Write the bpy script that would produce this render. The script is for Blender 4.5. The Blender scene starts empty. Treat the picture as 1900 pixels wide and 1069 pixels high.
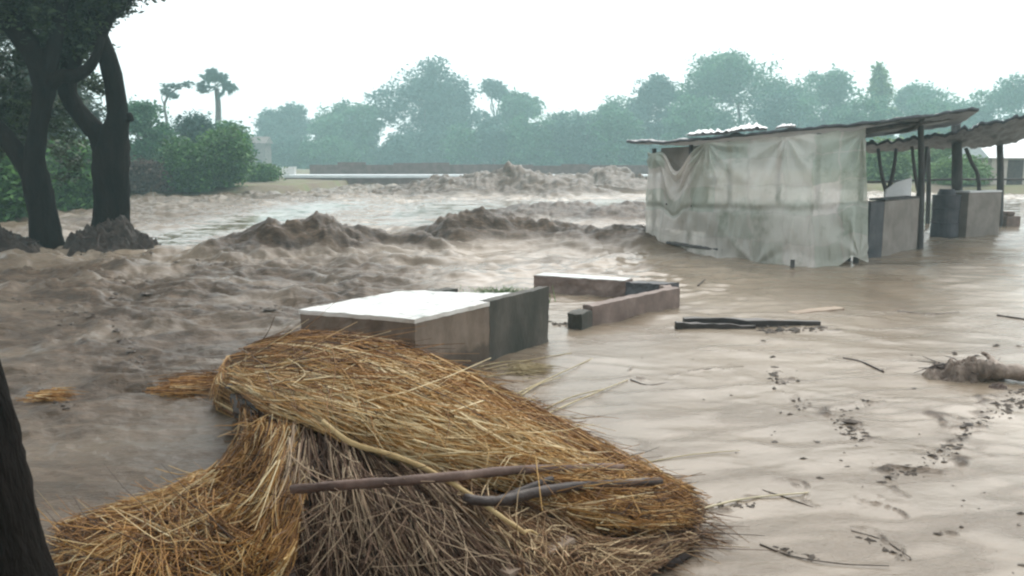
import bpy, math, random
import numpy as np
from mathutils import Vector
R = math.radians
rng = np.random.default_rng(7)
random.seed(7)
S = bpy.context.scene
COL = S.collection

# ------------------------------------------------------------------ camera, sky, sun, exposure
CH, F, HY = 1.7, 1600.0, 300.0          # eye height (m), focal length in photo pixels, horizon row
PITCH = math.atan((534.5 - HY) / F)
cam = bpy.data.cameras.new('camera')
cam.sensor_width = 36.0; cam.lens = F / 1900 * 36.0
cam.clip_start = 0.05; cam.clip_end = 6000
co = bpy.data.objects.new('camera', cam); COL.objects.link(co)
co.location = (0, 0, CH); co.rotation_euler = (math.pi / 2 - PITCH, 0, 0)
S.camera = co
SUN_EL, SUN_AZ = 48.0, 25.0             # degrees; azimuth from +Y (ahead) towards +X
W = bpy.data.worlds.new('World'); S.world = W; W.use_nodes = True
nt = W.node_tree; nt.nodes.clear()
sky = nt.nodes.new('ShaderNodeTexSky'); sky.sky_type = 'NISHITA'; sky.sun_disc = False
sky.sun_elevation = R(SUN_EL); sky.sun_rotation = R(SUN_AZ)
sky.air_density = 1.0; sky.dust_density = 6.0; sky.ozone_density = 1.0
mx = nt.nodes.new('ShaderNodeMix'); mx.data_type = 'RGBA'
mx.inputs[0].default_value = 0.82       # cloud deck over the clear sky
mx.inputs[7].default_value = (9.0, 9.3, 9.5, 1)
bg = nt.nodes.new('ShaderNodeBackground'); bg.inputs[1].default_value = 0.078
wo = nt.nodes.new('ShaderNodeOutputWorld')
nt.links.new(sky.outputs[0], mx.inputs[6]); nt.links.new(mx.outputs[2], bg.inputs[0]); nt.links.new(bg.outputs[0], wo.inputs[0])
sl = bpy.data.lights.new('sun', 'SUN'); sl.energy = 1.1; sl.angle = R(60); sl.color = (1, 0.96, 0.9)
so = bpy.data.objects.new('sun', sl); COL.objects.link(so)
sd = Vector((math.sin(R(SUN_AZ)) * math.cos(R(SUN_EL)), math.cos(R(SUN_AZ)) * math.cos(R(SUN_EL)), math.sin(R(SUN_EL))))
so.rotation_euler = sd.to_track_quat('Z', 'Y').to_euler()
S.view_settings.view_transform = 'Standard'; S.view_settings.look = 'None'
S.view_settings.exposure = 1.25; S.view_settings.gamma = 1.0
S.render.engine = 'CYCLES'
S.cycles.use_denoising = True
S.cycles.max_bounces = 6; S.cycles.volume_bounces = 1; S.cycles.transparent_max_bounces = 12
S.cycles.filter_width = 2.3

# ------------------------------------------------------------------ helpers
def ray(px, py):
    c, s = math.cos(PITCH), math.sin(PITCH)
    a, u = px - 950.0, 534.5 - py
    return np.array([a, F * c + u * s, -F * s + u * c])
def P(px, py, z=0.0):                   # photo point -> place on the level z
    d = ray(px, py); t = (z - CH) / d[2]
    return np.array([0, 0, CH]) + d * t
def PY(px, py, Y):                      # photo point -> place at distance Y
    d = ray(px, py); return np.array([0, 0, CH]) + d * (Y / d[1])

_perm = rng.permutation(4096)
_ga = rng.uniform(0, 2 * np.pi, 4096)
def perlin(x, y, seed=0):
    xi = np.floor(x).astype(np.int64); yi = np.floor(y).astype(np.int64)
    xf = x - xi; yf = y - yi
    def g(ix, iy, fx, fy):
        h = _perm[(_perm[(ix + seed * 57) & 4095] + iy * 7) & 4095]
        a = _ga[h]; return np.cos(a) * fx + np.sin(a) * fy
    u = xf ** 3 * (xf * (xf * 6 - 15) + 10); v = yf ** 3 * (yf * (yf * 6 - 15) + 10)
    n0 = g(xi, yi, xf, yf) * (1 - u) + g(xi + 1, yi, xf - 1, yf) * u
    n1 = g(xi, yi + 1, xf, yf - 1) * (1 - u) + g(xi + 1, yi + 1, xf - 1, yf - 1) * u
    return (n0 * (1 - v) + n1 * v) * 1.4
def fbm(x, y, o=4, seed=0, gain=0.5):
    s = 0; a = 1.0
    for k in range(o):
        s = s + a * perlin(x * 2 ** k, y * 2 ** k, seed + k * 3); a *= gain
    return s
def billow(x, y, o=4, seed=0, gain=0.5):
    s = 0; a = 1.0
    for k in range(o):
        s = s + a * (np.abs(perlin(x * 2.03 ** k, y * 2.03 ** k, seed + k * 3)) - 0.25); a *= gain
    return s

def mesh_np(name, V, Fq, tint=None, smooth=True, attrs=None):
    """V (n,3), Fq (m,3) or (m,4) -> mesh"""
    me = bpy.data.meshes.new(name)
    V = np.ascontiguousarray(V, np.float32); Fq = np.ascontiguousarray(Fq, np.int32)
    k = Fq.shape[1]
    me.vertices.add(len(V)); me.vertices.foreach_set('co', V.ravel())
    me.loops.add(Fq.size); me.loops.foreach_set('vertex_index', Fq.ravel())
    me.polygons.add(len(Fq)); me.polygons.foreach_set('loop_start', np.arange(0, Fq.size, k, dtype=np.int32))
    try: me.polygons.foreach_set('loop_total', np.full(len(Fq), k, np.int32))
    except Exception: pass
    me.update(calc_edges=True)
    me.polygons.foreach_set('use_smooth', np.full(len(Fq), smooth, bool))
    at = dict(attrs or {})
    if tint is not None: at['tint'] = tint
    for nm, a in at.items():
        la = me.attributes.new(nm, 'FLOAT', 'POINT'); la.data.foreach_set('value', np.ascontiguousarray(a, np.float32))
    me.validate()
    return me
def link(name, me, mat, parent=None, loc=None):
    o = bpy.data.objects.new(name, me); COL.objects.link(o)
    if mat is not None:
        me.materials.clear(); me.materials.append(mat)
    if parent is not None: o.parent = parent
    if loc is not None: o.location = loc
    return o
def tag(o, label=None, cat=None, group=None, kind=None):
    for k, v in (('label', label), ('category', cat), ('group', group), ('kind', kind)):
        if v: o[k] = v
    return o
def empty(name, loc, label, cat, group=None):
    o = bpy.data.objects.new(name, None); COL.objects.link(o); o.location = tuple(loc); o.empty_display_size = 0.2
    return tag(o, label, cat, group)

class MB:
    """collects triangles and quads (as quads/tris separately) into one mesh"""
    def __init__(s): s.v = []; s.f = []; s.n = 0; s.t = []
    def add(s, V, Fs, tint=0.5):
        V = np.asarray(V, float)
        s.v.append(V); s.f += [[i + s.n for i in f] for f in Fs]; s.n += len(V)
        s.t.append(np.full(len(V), tint) if np.isscalar(tint) else tint)
    def prism(s, base, top, tint=0.5):      # two matching rings of points
        n = len(base); V = list(base) + list(top)
        Fs = [[i, (i + 1) % n, n + (i + 1) % n, n + i] for i in range(n)] + [list(range(n))[::-1], list(range(n, 2 * n))]
        s.add(V, Fs, tint)
    def box(s, lo, hi, tint=0.5):
        (a, b, c), (d, e, f) = lo, hi
        s.prism([(a, b, c), (d, b, c), (d, e, c), (a, e, c)], [(a, b, f), (d, b, f), (d, e, f), (a, e, f)], tint)
    def wall(s, p, q, th, z0, z1, z1b=None, tint=0.5):   # upright slab from p to q, thickness to the left of p->q
        p = np.array(p[:2], float); q = np.array(q[:2], float); d = (q - p) / np.linalg.norm(q - p)
        n = np.array([-d[1], d[0]]) * th; z1b = z1 if z1b is None else z1b
        pts = [p, q, q + n, p + n]; zt = [z1, z1b, z1b, z1]
        s.prism([(a[0], a[1], z0) for a in pts], [(a[0], a[1], z) for a, z in zip(pts, zt)], tint)
    def tube(s, pts, rad, n=8, tint=0.5, rough=0.0, cap=True):
        pts = np.asarray(pts, float); m = len(pts)
        rad = np.broadcast_to(np.asarray(rad, float), (m,))
        T = np.gradient(pts, axis=0); T /= np.linalg.norm(T, axis=1)[:, None] + 1e-9
        ref = np.array([0.0, 0, 1]) if abs(T[0][2]) < 0.8 else np.array([1.0, 0, 0])
        V = []; U = np.cross(T[0], ref); U /= np.linalg.norm(U)
        for i in range(m):
            U = U - T[i] * np.dot(U, T[i]); U /= np.linalg.norm(U); B = np.cross(T[i], U)
            for k in range(n):
                a = 2 * math.pi * k / n
                r = rad[i] * (1 + rough * random.uniform(-1, 1))
                V.append(pts[i] + (U * math.cos(a) + B * math.sin(a)) * r)
        Fs = [[i * n + k, i * n + (k + 1) % n, (i + 1) * n + (k + 1) % n, (i + 1) * n + k] for i in range(m - 1) for k in range(n)]
        if cap: Fs += [list(range(n))[::-1], list(range((m - 1) * n, m * n))]
        s.add(V, Fs, tint)
    def build(s, name, mat, parent=None, org=(0, 0, 0), smooth=False, bevel=0.0):
        me = bpy.data.meshes.new(name)
        V = np.concatenate(s.v) - np.asarray(org)
        me.from_pydata(V.tolist(), [], s.f); me.update()
        la = me.attributes.new('tint', 'FLOAT', 'POINT'); la.data.foreach_set('value', np.concatenate(s.t).astype(np.float32))
        me.polygons.foreach_set('use_smooth', np.full(len(me.polygons), smooth, bool))
        o = link(name, me, mat, parent)
        if bevel:
            b = o.modifiers.new('bevel', 'BEVEL'); b.width = bevel; b.segments = 2; b.limit_method = 'ANGLE'
        return o
def smooth_path(pts, n):
    """Catmull-Rom through pts, n samples"""
    p = np.asarray(pts, float); m = len(p)
    t = np.linspace(0, m - 1, n); i = np.clip(np.floor(t).astype(int), 0, m - 2); f = (t - i)
    ext = np.concatenate([[2 * p[0] - p[1]], p, [2 * p[-1] - p[-2]]])
    return _cr(ext, i, f[:, None])
def _cr(ext, i, f):
    a, b, c, d = ext[i], ext[i + 1], ext[i + 2], ext[i + 3]
    return 0.5 * (2 * b + (c - a) * f + (2 * a - 5 * b + 4 * c - d) * f ** 2 + (3 * b - a - 3 * c + d) * f ** 3)

# ------------------------------------------------------------------ materials
def new_mat(name):
    m = bpy.data.materials.new(name); m.use_nodes = True
    n = m.node_tree; return m, n, n.nodes['Principled BSDF'], n.nodes['Material Output']
def ramp(n, fac, stops):
    r = n.nodes.new('ShaderNodeValToRGB'); e = r.color_ramp.elements
    while len(e) < len(stops): e.new(0.5)
    for k, (p, c) in enumerate(stops): e[k].position = p; e[k].color = (*c, 1)
    n.links.new(fac, r.inputs[0]); return r.outputs[0]
def tnoise(n, scale, detail=5, rough=0.6, stretch=None, src='Object'):
    tc = n.nodes.new('ShaderNodeTexCoord'); t = n.nodes.new('ShaderNodeTexNoise')
    t.inputs['Scale'].default_value = scale; t.inputs['Detail'].default_value = detail; t.inputs['Roughness'].default_value = rough
    v = tc.outputs[src]
    if stretch:
        mp = n.nodes.new('ShaderNodeMapping'); mp.inputs['Scale'].default_value = stretch
        n.links.new(v, mp.inputs[0]); v = mp.outputs[0]
    n.links.new(v, t.inputs[0]); return t.outputs[0]
def bump(n, b, h, strength, dist):
    bp = n.nodes.new('ShaderNodeBump'); bp.inputs['Strength'].default_value = strength; bp.inputs['Distance'].default_value = dist
    n.links.new(h, bp.inputs['Height']); n.links.new(bp.outputs[0], b.inputs['Normal']); return bp
def surf(name, stops, scale=3, rough=0.7, bump_s=0.4, bump_d=0.02, stretch=None, bscale=None, spec=0.4, detail=6):
    m, n, b, o = new_mat(name)
    f = tnoise(n, scale, detail, 0.62, stretch)
    n.links.new(ramp(n, f, stops), b.inputs['Base Color'])
    b.inputs['Roughness'].default_value = rough; b.inputs['Specular IOR Level'].default_value = spec
    if bump_s: bump(n, b, tnoise(n, bscale or scale * 6, 5, 0.6, stretch), bump_s, bump_d)
    return m
def tinted(name, stops, rough=0.7, trans=0.0, spec=0.3):
    """colour of each leaf or stalk from its own tint value"""
    m, n, b, o = new_mat(name)
    a = n.nodes.new('ShaderNodeAttribute'); a.attribute_name = 'tint'
    c = ramp(n, a.outputs['Fac'], stops)
    n.links.new(c, b.inputs['Base Color']); b.inputs['Roughness'].default_value = rough; b.inputs['Specular IOR Level'].default_value = spec
    if trans:
        t = n.nodes.new('ShaderNodeBsdfTranslucent'); x = n.nodes.new('ShaderNodeMixShader'); x.inputs[0].default_value = trans
        n.links.new(c, t.inputs[0]); n.links.new(b.outputs[0], x.inputs[1]); n.links.new(t.outputs[0], x.inputs[2]); n.links.new(x.outputs[0], o.inputs[0])
    return m
M = {}
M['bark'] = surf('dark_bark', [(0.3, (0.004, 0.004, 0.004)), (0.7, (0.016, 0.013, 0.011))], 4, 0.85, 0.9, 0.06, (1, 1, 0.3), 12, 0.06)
M['far_bark'] = surf('grey_bark', [(0.3, (0.05, 0.042, 0.035)), (0.7, (0.12, 0.10, 0.085))], 3, 0.9, 0)
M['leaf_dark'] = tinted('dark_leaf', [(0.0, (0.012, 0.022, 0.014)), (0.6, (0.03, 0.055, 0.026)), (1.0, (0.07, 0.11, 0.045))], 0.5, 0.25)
M['leaf_blue'] = tinted('blue_green_leaf', [(0.0, (0.03, 0.07, 0.062)), (0.6, (0.055, 0.12, 0.10)), (1.0, (0.09, 0.18, 0.14))], 0.55, 0.25)
M['leaf_mid'] = tinted('mid_green_leaf', [(0.0, (0.03, 0.085, 0.05)), (0.6, (0.06, 0.165, 0.085)), (1.0, (0.11, 0.25, 0.12))], 0.55, 0.3)
M['leaf_light'] = tinted('light_green_leaf', [(0.0, (0.08, 0.14, 0.05)), (0.6, (0.14, 0.24, 0.085)), (1.0, (0.22, 0.33, 0.13))], 0.55, 0.35)
M['leaf_fresh'] = tinted('fresh_green_leaf', [(0.0, (0.02, 0.055, 0.015)), (0.6, (0.05, 0.135, 0.03)), (1.0, (0.12, 0.26, 0.06))], 0.5, 0.3)
M['leaf_brown'] = tinted('dry_brown_leaf', [(0.0, (0.04, 0.028, 0.022)), (0.6, (0.10, 0.07, 0.055)), (1.0, (0.17, 0.13, 0.10))], 0.8, 0.1)
M['straw_gold'] = tinted('golden_straw', [(0.0, (0.035, 0.016, 0.008)), (0.33, (0.20, 0.095, 0.032)), (0.62, (0.45, 0.225, 0.062)), (0.82, (0.62, 0.38, 0.13)), (1.0, (0.80, 0.66, 0.40))], 0.55, 0.12, 0.35)
M['straw_grey'] = tinted('weathered_straw', [(0.0, (0.018, 0.009, 0.006)), (0.38, (0.105, 0.058, 0.037)), (0.7, (0.26, 0.165, 0.108)), (1.0, (0.60, 0.46, 0.31))], 0.6, 0.08, 0.35)
M['straw_brown'] = tinted('brown_straw', [(0.0, (0.018, 0.009, 0.006)), (0.4, (0.13, 0.066, 0.034)), (0.7, (0.33, 0.19, 0.095)), (1.0, (0.66, 0.50, 0.30))], 0.6, 0.1, 0.35)
M['straw_pale'] = tinted('pale_reed', [(0.0, (0.20, 0.15, 0.08)), (0.5, (0.42, 0.34, 0.19)), (1.0, (0.62, 0.55, 0.38))], 0.6, 0.05)
M['wood_brown'] = surf('brown_branch', [(0.3, (0.055, 0.032, 0.024)), (0.55, (0.14, 0.085, 0.065)), (0.75, (0.30, 0.21, 0.17))], 5, 0.6, 0.5, 0.01, None, 40)
M['wood_dark'] = surf('dark_branch', [(0.3, (0.018, 0.012, 0.010)), (0.7, (0.075, 0.05, 0.042))], 6, 0.5, 0.5, 0.01, None, 40)
M['wood_pale'] = surf('pale_stick', [(0.3, (0.34, 0.22, 0.09)), (0.7, (0.58, 0.44, 0.22))], 8, 0.6, 0.4, 0.005, None, 50)
M['wood_board'] = surf('weathered_board', [(0.3, (0.20, 0.145, 0.105)), (0.7, (0.36, 0.28, 0.21))], 4, 0.7, 0.4, 0.004, (1, 6, 6), 30)
M['beam'] = surf('wet_black_timber', [(0.3, (0.012, 0.010, 0.010)), (0.7, (0.045, 0.036, 0.032))], 5, 0.45, 0.5, 0.01, None, 30)
M['post'] = surf('grey_pole', [(0.3, (0.035, 0.034, 0.035)), (0.7, (0.10, 0.095, 0.09))], 6, 0.8, 0.5, 0.01, (1, 1, 0.3), 25)

# ------------------------------------------------------------------ the setting: flood water
SHORE = np.array([(-400, 25), (-60, 30), (-30, 38), (-19, 41), (-12, 46), (-11.5, 56), (-14, 68), (-10, 92), (0, 97), (11, 98), (15, 78), (18, 56), (22, 47), (32, 44), (60, 40), (400, 30)], float)
def shore_y(x): return np.interp(x, SHORE[:, 0], SHORE[:, 1])

def ridge(x, y, pts, wf, wb, seed):
    """a standing wave: crest through pts (x, y, height), front width wf, back width wb"""
    p = smooth_path(pts, 40); out = np.zeros_like(x); best = np.full(x.shape, 1e9)
    for k in range(len(p) - 1):
        a, b = p[k], p[k + 1]; dx, dy = b[0] - a[0], b[1] - a[1]; L2 = dx * dx + dy * dy + 1e-9
        t = np.clip(((x - a[0]) * dx + (y - a[1]) * dy) / L2, 0, 1)
        ex, ey = x - (a[0] + t * dx), y - (a[1] + t * dy); d = np.hypot(ex, ey)
        m = d < best; best = np.where(m, d, best)
        h = a[2] + (b[2] - a[2]) * t; w = np.where(ey < 0, wf, wb)
        out = np.where(m, h * np.exp(-(d / w) ** 2), out)
    return out
def crest(L): return [tuple(q[:3]) for q in (np.array([PY(px, py, Y)[0], Y, max(PY(px, py, Y)[2], 0.02)]) for px, py, Y in L)]
RIDGES = [
    (crest([(330, 478, 15.2), (400, 452, 15.4), (480, 425, 15.8), (540, 408, 16.2), (600, 402, 16.4), (650, 410, 16.4), (700, 440, 16.2), (730, 468, 16.0)]), 0.75, 1.3),
    (crest([(740, 445, 16.5), (775, 430, 16.8), (800, 440, 16.6)]), 0.5, 0.8),
    (crest([(805, 440, 17.5), (840, 405, 17.8), (885, 391, 18.2), (940, 396, 18.4), (990, 402, 18.2), (1050, 408, 18.0), (1110, 422, 17.6), (1160, 415, 17.6), (1200, 425, 17.4), (1260, 440, 17.6)]), 0.9, 1.5),
    (crest([(980, 385, 25), (1030, 370, 25.5), (1080, 378, 25), (1140, 385, 24), (1200, 372, 25), (1260, 385, 25)]), 1.4, 2.2),
    (crest([(790, 352, 42), (850, 326, 44), (920, 312, 46), (980, 316, 45), (1040, 332, 44)]), 2.6, 4.0),
    (crest([(1040, 335, 50), (1085, 320, 52), (1125, 312, 52), (1160, 323, 50), (1200, 335, 50)]), 2.4, 4.0),
    (crest([(505, 556, 10.6), (540, 535, 10.8), (580, 545, 10.7)]), 0.28, 0.5),
]
SMEARS = [([(1470, 735), (1520, 765), (1550, 775)], .05), ([(1550, 765), (1570, 800), (1610, 818)], .07), ([(1560, 765), (1615, 745)], .04), ([(1690, 880), (1740, 850), (1810, 795), (1860, 762), (1960, 720)], .06), ([(1640, 905), (1690, 885), (1740, 870)], .05),
          ([(1270, 955), (1340, 945), (1420, 925)], .04), ([(1410, 1005), (1470, 1035), (1600, 1050), (1680, 1052)], .022), ([(1560, 975), (1650, 1005), (1700, 1045)], .025), ([(1410, 690), (1440, 690), (1455, 720)], .03), ([(1160, 690), (1205, 715), (1270, 700)], .02),
          ([(1740, 680), (1800, 700), (1960, 705)], .10), ([(1430, 905), (1500, 940), (1600, 960)], .018), ([(1600, 930), (1660, 960), (1760, 1000)], .02), ([(1480, 610), (1540, 612)], .05), ([(1300, 690), (1390, 682)], .015)]
def water_z(x, y):
    d = np.hypot(x, y); az = np.arctan2(x, y)
    sm = lambda v, a, b: (lambda q: q * q * (3 - 2 * q))(np.clip((v - a) / (b - a), 0, 1))
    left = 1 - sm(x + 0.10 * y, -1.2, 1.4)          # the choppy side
    mid = sm(y, 8, 15)
    rough = 0.006 + 0.042 * left * sm(y, 3.5, 7) + 0.055 * mid * (1 - 0.75 * sm(x, 2.0, 4.5)) + 0.05 * sm(y, 24, 45)
    # fast smooth sheet behind the first wave
    sheet = np.exp(-(((x + 7.6 - 0.02 * (y - 17)) / (1.25 + 0.075 * (y - 15))) ** 2)) * sm(y, 15.5, 18) * (1 - sm(y, 33, 44))
    sheet = np.maximum(sheet, 0.85 * sm(x, -7, -3) * sm(y, 20, 24) * (1 - sm(y, 34, 42)))
    rough = rough * (1 - 0.88 * sheet) + 0.012 * left * sm(y, 5, 9) * (1 - sm(y, 15, 18))
    wx = x + 0.35 * fbm(x * 0.5, y * 0.5, 2, 11); wy = y + 0.35 * fbm(x * 0.5 + 9, y * 0.5, 2, 12)
    z = rough * (1.1 * fbm(wx * 0.55, wy * 0.9, 3, 1) + 0.9 * fbm(wx * 1.2, wy * 2.8, 3, 2, 0.55) - 0.8 * billow(wx * 1.1, wy * 1.6, 3, 3))
    z += 0.006 * fbm(wx * 5, wy * 8, 2, 5) * sm(rough, 0.0, 0.03) * (1 - sm(d, 8, 25))
    # gentle swells on the calm side, crests running across the current
    z += 0.010 * (1 - left) * (1 - mid) * (1 - np.abs(fbm(wx * 0.8 + wy * 0.7, wy * 0.5 - wx * 0.2, 2, 21)) * 1.6)
    z += left * (1 - sm(y, 16, 22)) * sm(y, 3, 6) * (0.014 * fbm(wx * 4.5, wy * 5.5, 3, 6, 0.6) + 0.022 * billow(wx * 2.0, wy * 4.2, 4, 8))
    rr = np.zeros_like(x)
    for k, (pts, wf, wb) in enumerate(RIDGES): rr = np.maximum(rr, ridge(wx, wy, pts, wf, wb, k))
    far = sm(y, 22, 45)
    f1 = 1.0 - 0.55 * far
    churn = 0.42 * billow(wx * 1.0 * f1, wy * 0.9 * f1, 4, 31, 0.46) + 0.08 * fbm(x * 4.2 * f1, y * 3.4 * f1, 3, 35, 0.55) + 0.03 * fbm(x * 15 * f1, y * 12 * f1, 2, 38)
    z += rr * (0.91 + churn * (1.0 + 0.2 * far))
    # sunk below the banks, and a scour round the concrete
    mud_shade = np.clip(rr / 0.25, 0, 1) * (1 - 0.1 * far)  # waves darkened too, their weaker sky reflection put into the colour
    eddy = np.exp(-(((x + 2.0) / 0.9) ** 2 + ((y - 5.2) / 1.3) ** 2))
    ml = left * (1 - sm(y, 13, 17)) * np.clip(0.95 + 0.5 * fbm(wx * .8, wy * 1.1, 3, 91), 0.25, 1) * (1 - 0.45 * eddy)  # left side darkened for silt, with tree shade put into the colour
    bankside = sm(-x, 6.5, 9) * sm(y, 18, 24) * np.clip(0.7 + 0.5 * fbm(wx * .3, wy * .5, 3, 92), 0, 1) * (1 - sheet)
    mud_shade = np.maximum(np.maximum(mud_shade, 0.92 * ml), 0.75 * bankside)
    mud_shade = np.maximum(mud_shade, 0.5 * sm(fbm(wx * .5 + 3, wy * .9, 4, 95), 0.25, 0.8) * sm(y, 10, 14) * (1 - sheet))
    strk = np.abs(fbm((x + 1.6 * y) * 0.35 + 0.3 * fbm(x, y, 2, 97), (y - 0.25 * x) * 1.5, 3, 96))
    mud_shade = np.maximum(mud_shade, 0.34 * (1 - left) * (1 - mid) * sm(0.22 - strk, 0.0, 0.2))
    # silt dragged along in dark smears on the calm side
    sx, sy = x + 0.25 * fbm(x * 2.2, y * 2.2, 3, 61), y + 0.35 * fbm(x * 2.2 + 4, y * 2.2, 3, 62)
    sn = np.clip(0.35 + 1.5 * fbm(x * 4.0, y * 6.0, 4, 63, 0.6), 0, 1)
    for pts, w in SMEARS:
        q = ridge(sx, sy, [(*P(a, b_)[:2], 1.0) for a, b_ in pts], w, w, 0)
        mud_shade = np.maximum(mud_shade, 1.0 * np.clip(q * 1.3, 0, 1) * sn); z = z + 0.016 * q * sn
    band = np.exp(-((y - 12.6 - 0.1 * x) / 1.6) ** 2) * sm(x, -6, -3) * (1 - sm(x, 2.5, 5)) * np.clip(0.6 + fbm(x * .5, y * 1.2, 3, 99), 0, 1)
    slick = np.clip(np.maximum(sheet, band) * (1 - mud_shade), 0, 1)
    return z, mud_shade, slick
nc, nr = 1150, 1050
ang = np.linspace(R(-50), R(50), nc); rad = np.geomspace(1.6, 122, nr)
A, D = np.meshgrid(ang, rad); X = D * np.sin(A); Y = D * np.cos(A) - 0.6
Z, MUD_SHADE, SLICK = water_z(X, Y)
Z -= 0.6 * np.clip((Y - shore_y(X) - 1) / 3, 0, 1)
idx = np.arange(nr * nc).reshape(nr, nc)
Fw = np.stack([idx[:-1, :-1], idx[:-1, 1:], idx[1:, 1:], idx[1:, :-1]], -1).reshape(-1, 4)
m, n, b, o = new_mat('muddy_water')
f1 = tnoise(n, 0.55, 6, 0.62, (1, 0.55, 1))
at = n.nodes.new('ShaderNodeAttribute'); at.attribute_name = 'mud'
c1 = ramp(n, f1, [(0.34, (0.155, 0.119, 0.082)), (0.52, (0.22, 0.175, 0.128)), (0.68, (0.29, 0.24, 0.185))])
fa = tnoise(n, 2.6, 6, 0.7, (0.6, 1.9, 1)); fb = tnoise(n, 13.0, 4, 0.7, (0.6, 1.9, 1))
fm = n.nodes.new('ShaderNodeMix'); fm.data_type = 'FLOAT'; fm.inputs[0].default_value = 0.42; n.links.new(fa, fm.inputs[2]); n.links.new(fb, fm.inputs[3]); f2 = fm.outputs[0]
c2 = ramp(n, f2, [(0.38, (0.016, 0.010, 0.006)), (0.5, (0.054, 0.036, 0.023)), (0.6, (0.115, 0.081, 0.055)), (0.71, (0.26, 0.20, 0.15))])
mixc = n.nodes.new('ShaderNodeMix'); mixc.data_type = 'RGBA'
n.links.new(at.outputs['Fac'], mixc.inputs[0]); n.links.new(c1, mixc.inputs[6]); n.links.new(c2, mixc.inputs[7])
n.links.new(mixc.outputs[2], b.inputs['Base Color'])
b.inputs['IOR'].default_value = 1.33
rr_ = n.nodes.new('ShaderNodeMapRange'); rr_.inputs[3].default_value = 0.24; rr_.inputs[4].default_value = 0.36
rs_ = n.nodes.new('ShaderNodeMapRange'); rs_.inputs[3].default_value = 0.5; rs_.inputs[4].default_value = 0.20; n.links.new(at.outputs['Fac'], rs_.inputs[0]); n.links.new(rs_.outputs[0], b.inputs['Specular IOR Level'])
n.links.new(at.outputs['Fac'], rr_.inputs[0]); a2 = n.nodes.new('ShaderNodeAttribute'); a2.attribute_name = 'slick'
rk = n.nodes.new('ShaderNodeMix'); rk.data_type = 'FLOAT'; rk.inputs[3].default_value = 0.05; n.links.new(a2.outputs['Fac'], rk.inputs[0]); n.links.new(rr_.outputs[0], rk.inputs[2]); n.links.new(rk.outputs[0], b.inputs['Roughness'])
bp = bump(n, b, tnoise(n, 7.0, 5, 0.7, (1, 1.6, 1)), 0.3, 0.03)
bs_ = n.nodes.new('ShaderNodeMapRange'); bs_.inputs[3].default_value = 0.2; bs_.inputs[4].default_value = 1.0; n.links.new(at.outputs['Fac'], bs_.inputs[0]); bk = n.nodes.new('ShaderNodeMix'); bk.data_type = 'FLOAT'; bk.inputs[3].default_value = 0.05; n.links.new(a2.outputs['Fac'], bk.inputs[0]); n.links.new(bs_.outputs[0], bk.inputs[2]); n.links.new(bk.outputs[0], bp.inputs['Strength'])
M['water'] = m
wme = mesh_np('water', np.stack([X, Y, Z], -1).reshape(-1, 3), Fw, attrs={'mud': MUD_SHADE.ravel(), 'slick': SLICK.ravel()})
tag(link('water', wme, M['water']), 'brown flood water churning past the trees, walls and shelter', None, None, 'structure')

# ------------------------------------------------------------------ the ground
gx = np.concatenate([-np.geomspace(2500, 62, 24), np.linspace(-60, 60, 161), np.geomspace(62, 2500, 24)])
gy = np.concatenate([-np.geomspace(600, 3, 12), np.linspace(0, 130, 131), np.geomspace(133, 4000, 26)])
GX, GY = np.meshgrid(gx, gy)
def ground_z(x, y):
    s = y - shore_y(x)
    k = np.clip((s + 2.5) / 5.5, 0, 1); k = k * k * (3 - 2 * k)
    return -0.75 + k * 1.15 + k * 0.10 * fbm(x * 0.25, y * 0.25, 3, 41)
GZ = ground_z(GX, GY)
gi = np.arange(GX.size).reshape(GX.shape)
Fg = np.stack([gi[:-1, :-1], gi[:-1, 1:], gi[1:, 1:], gi[1:, :-1]], -1).reshape(-1, 4)
M['ground'] = surf('earth_and_grass', [(0.40, (0.15, 0.115, 0.085)), (0.55, (0.16, 0.145, 0.08)), (0.72, (0.11, 0.15, 0.055))], 0.35, 0.9, 0.6, 0.1, None, 4)
tag(link('ground', mesh_np('ground', np.stack([GX, GY, GZ], -1).reshape(-1, 3), Fg), M['ground']), kind='structure')

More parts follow.
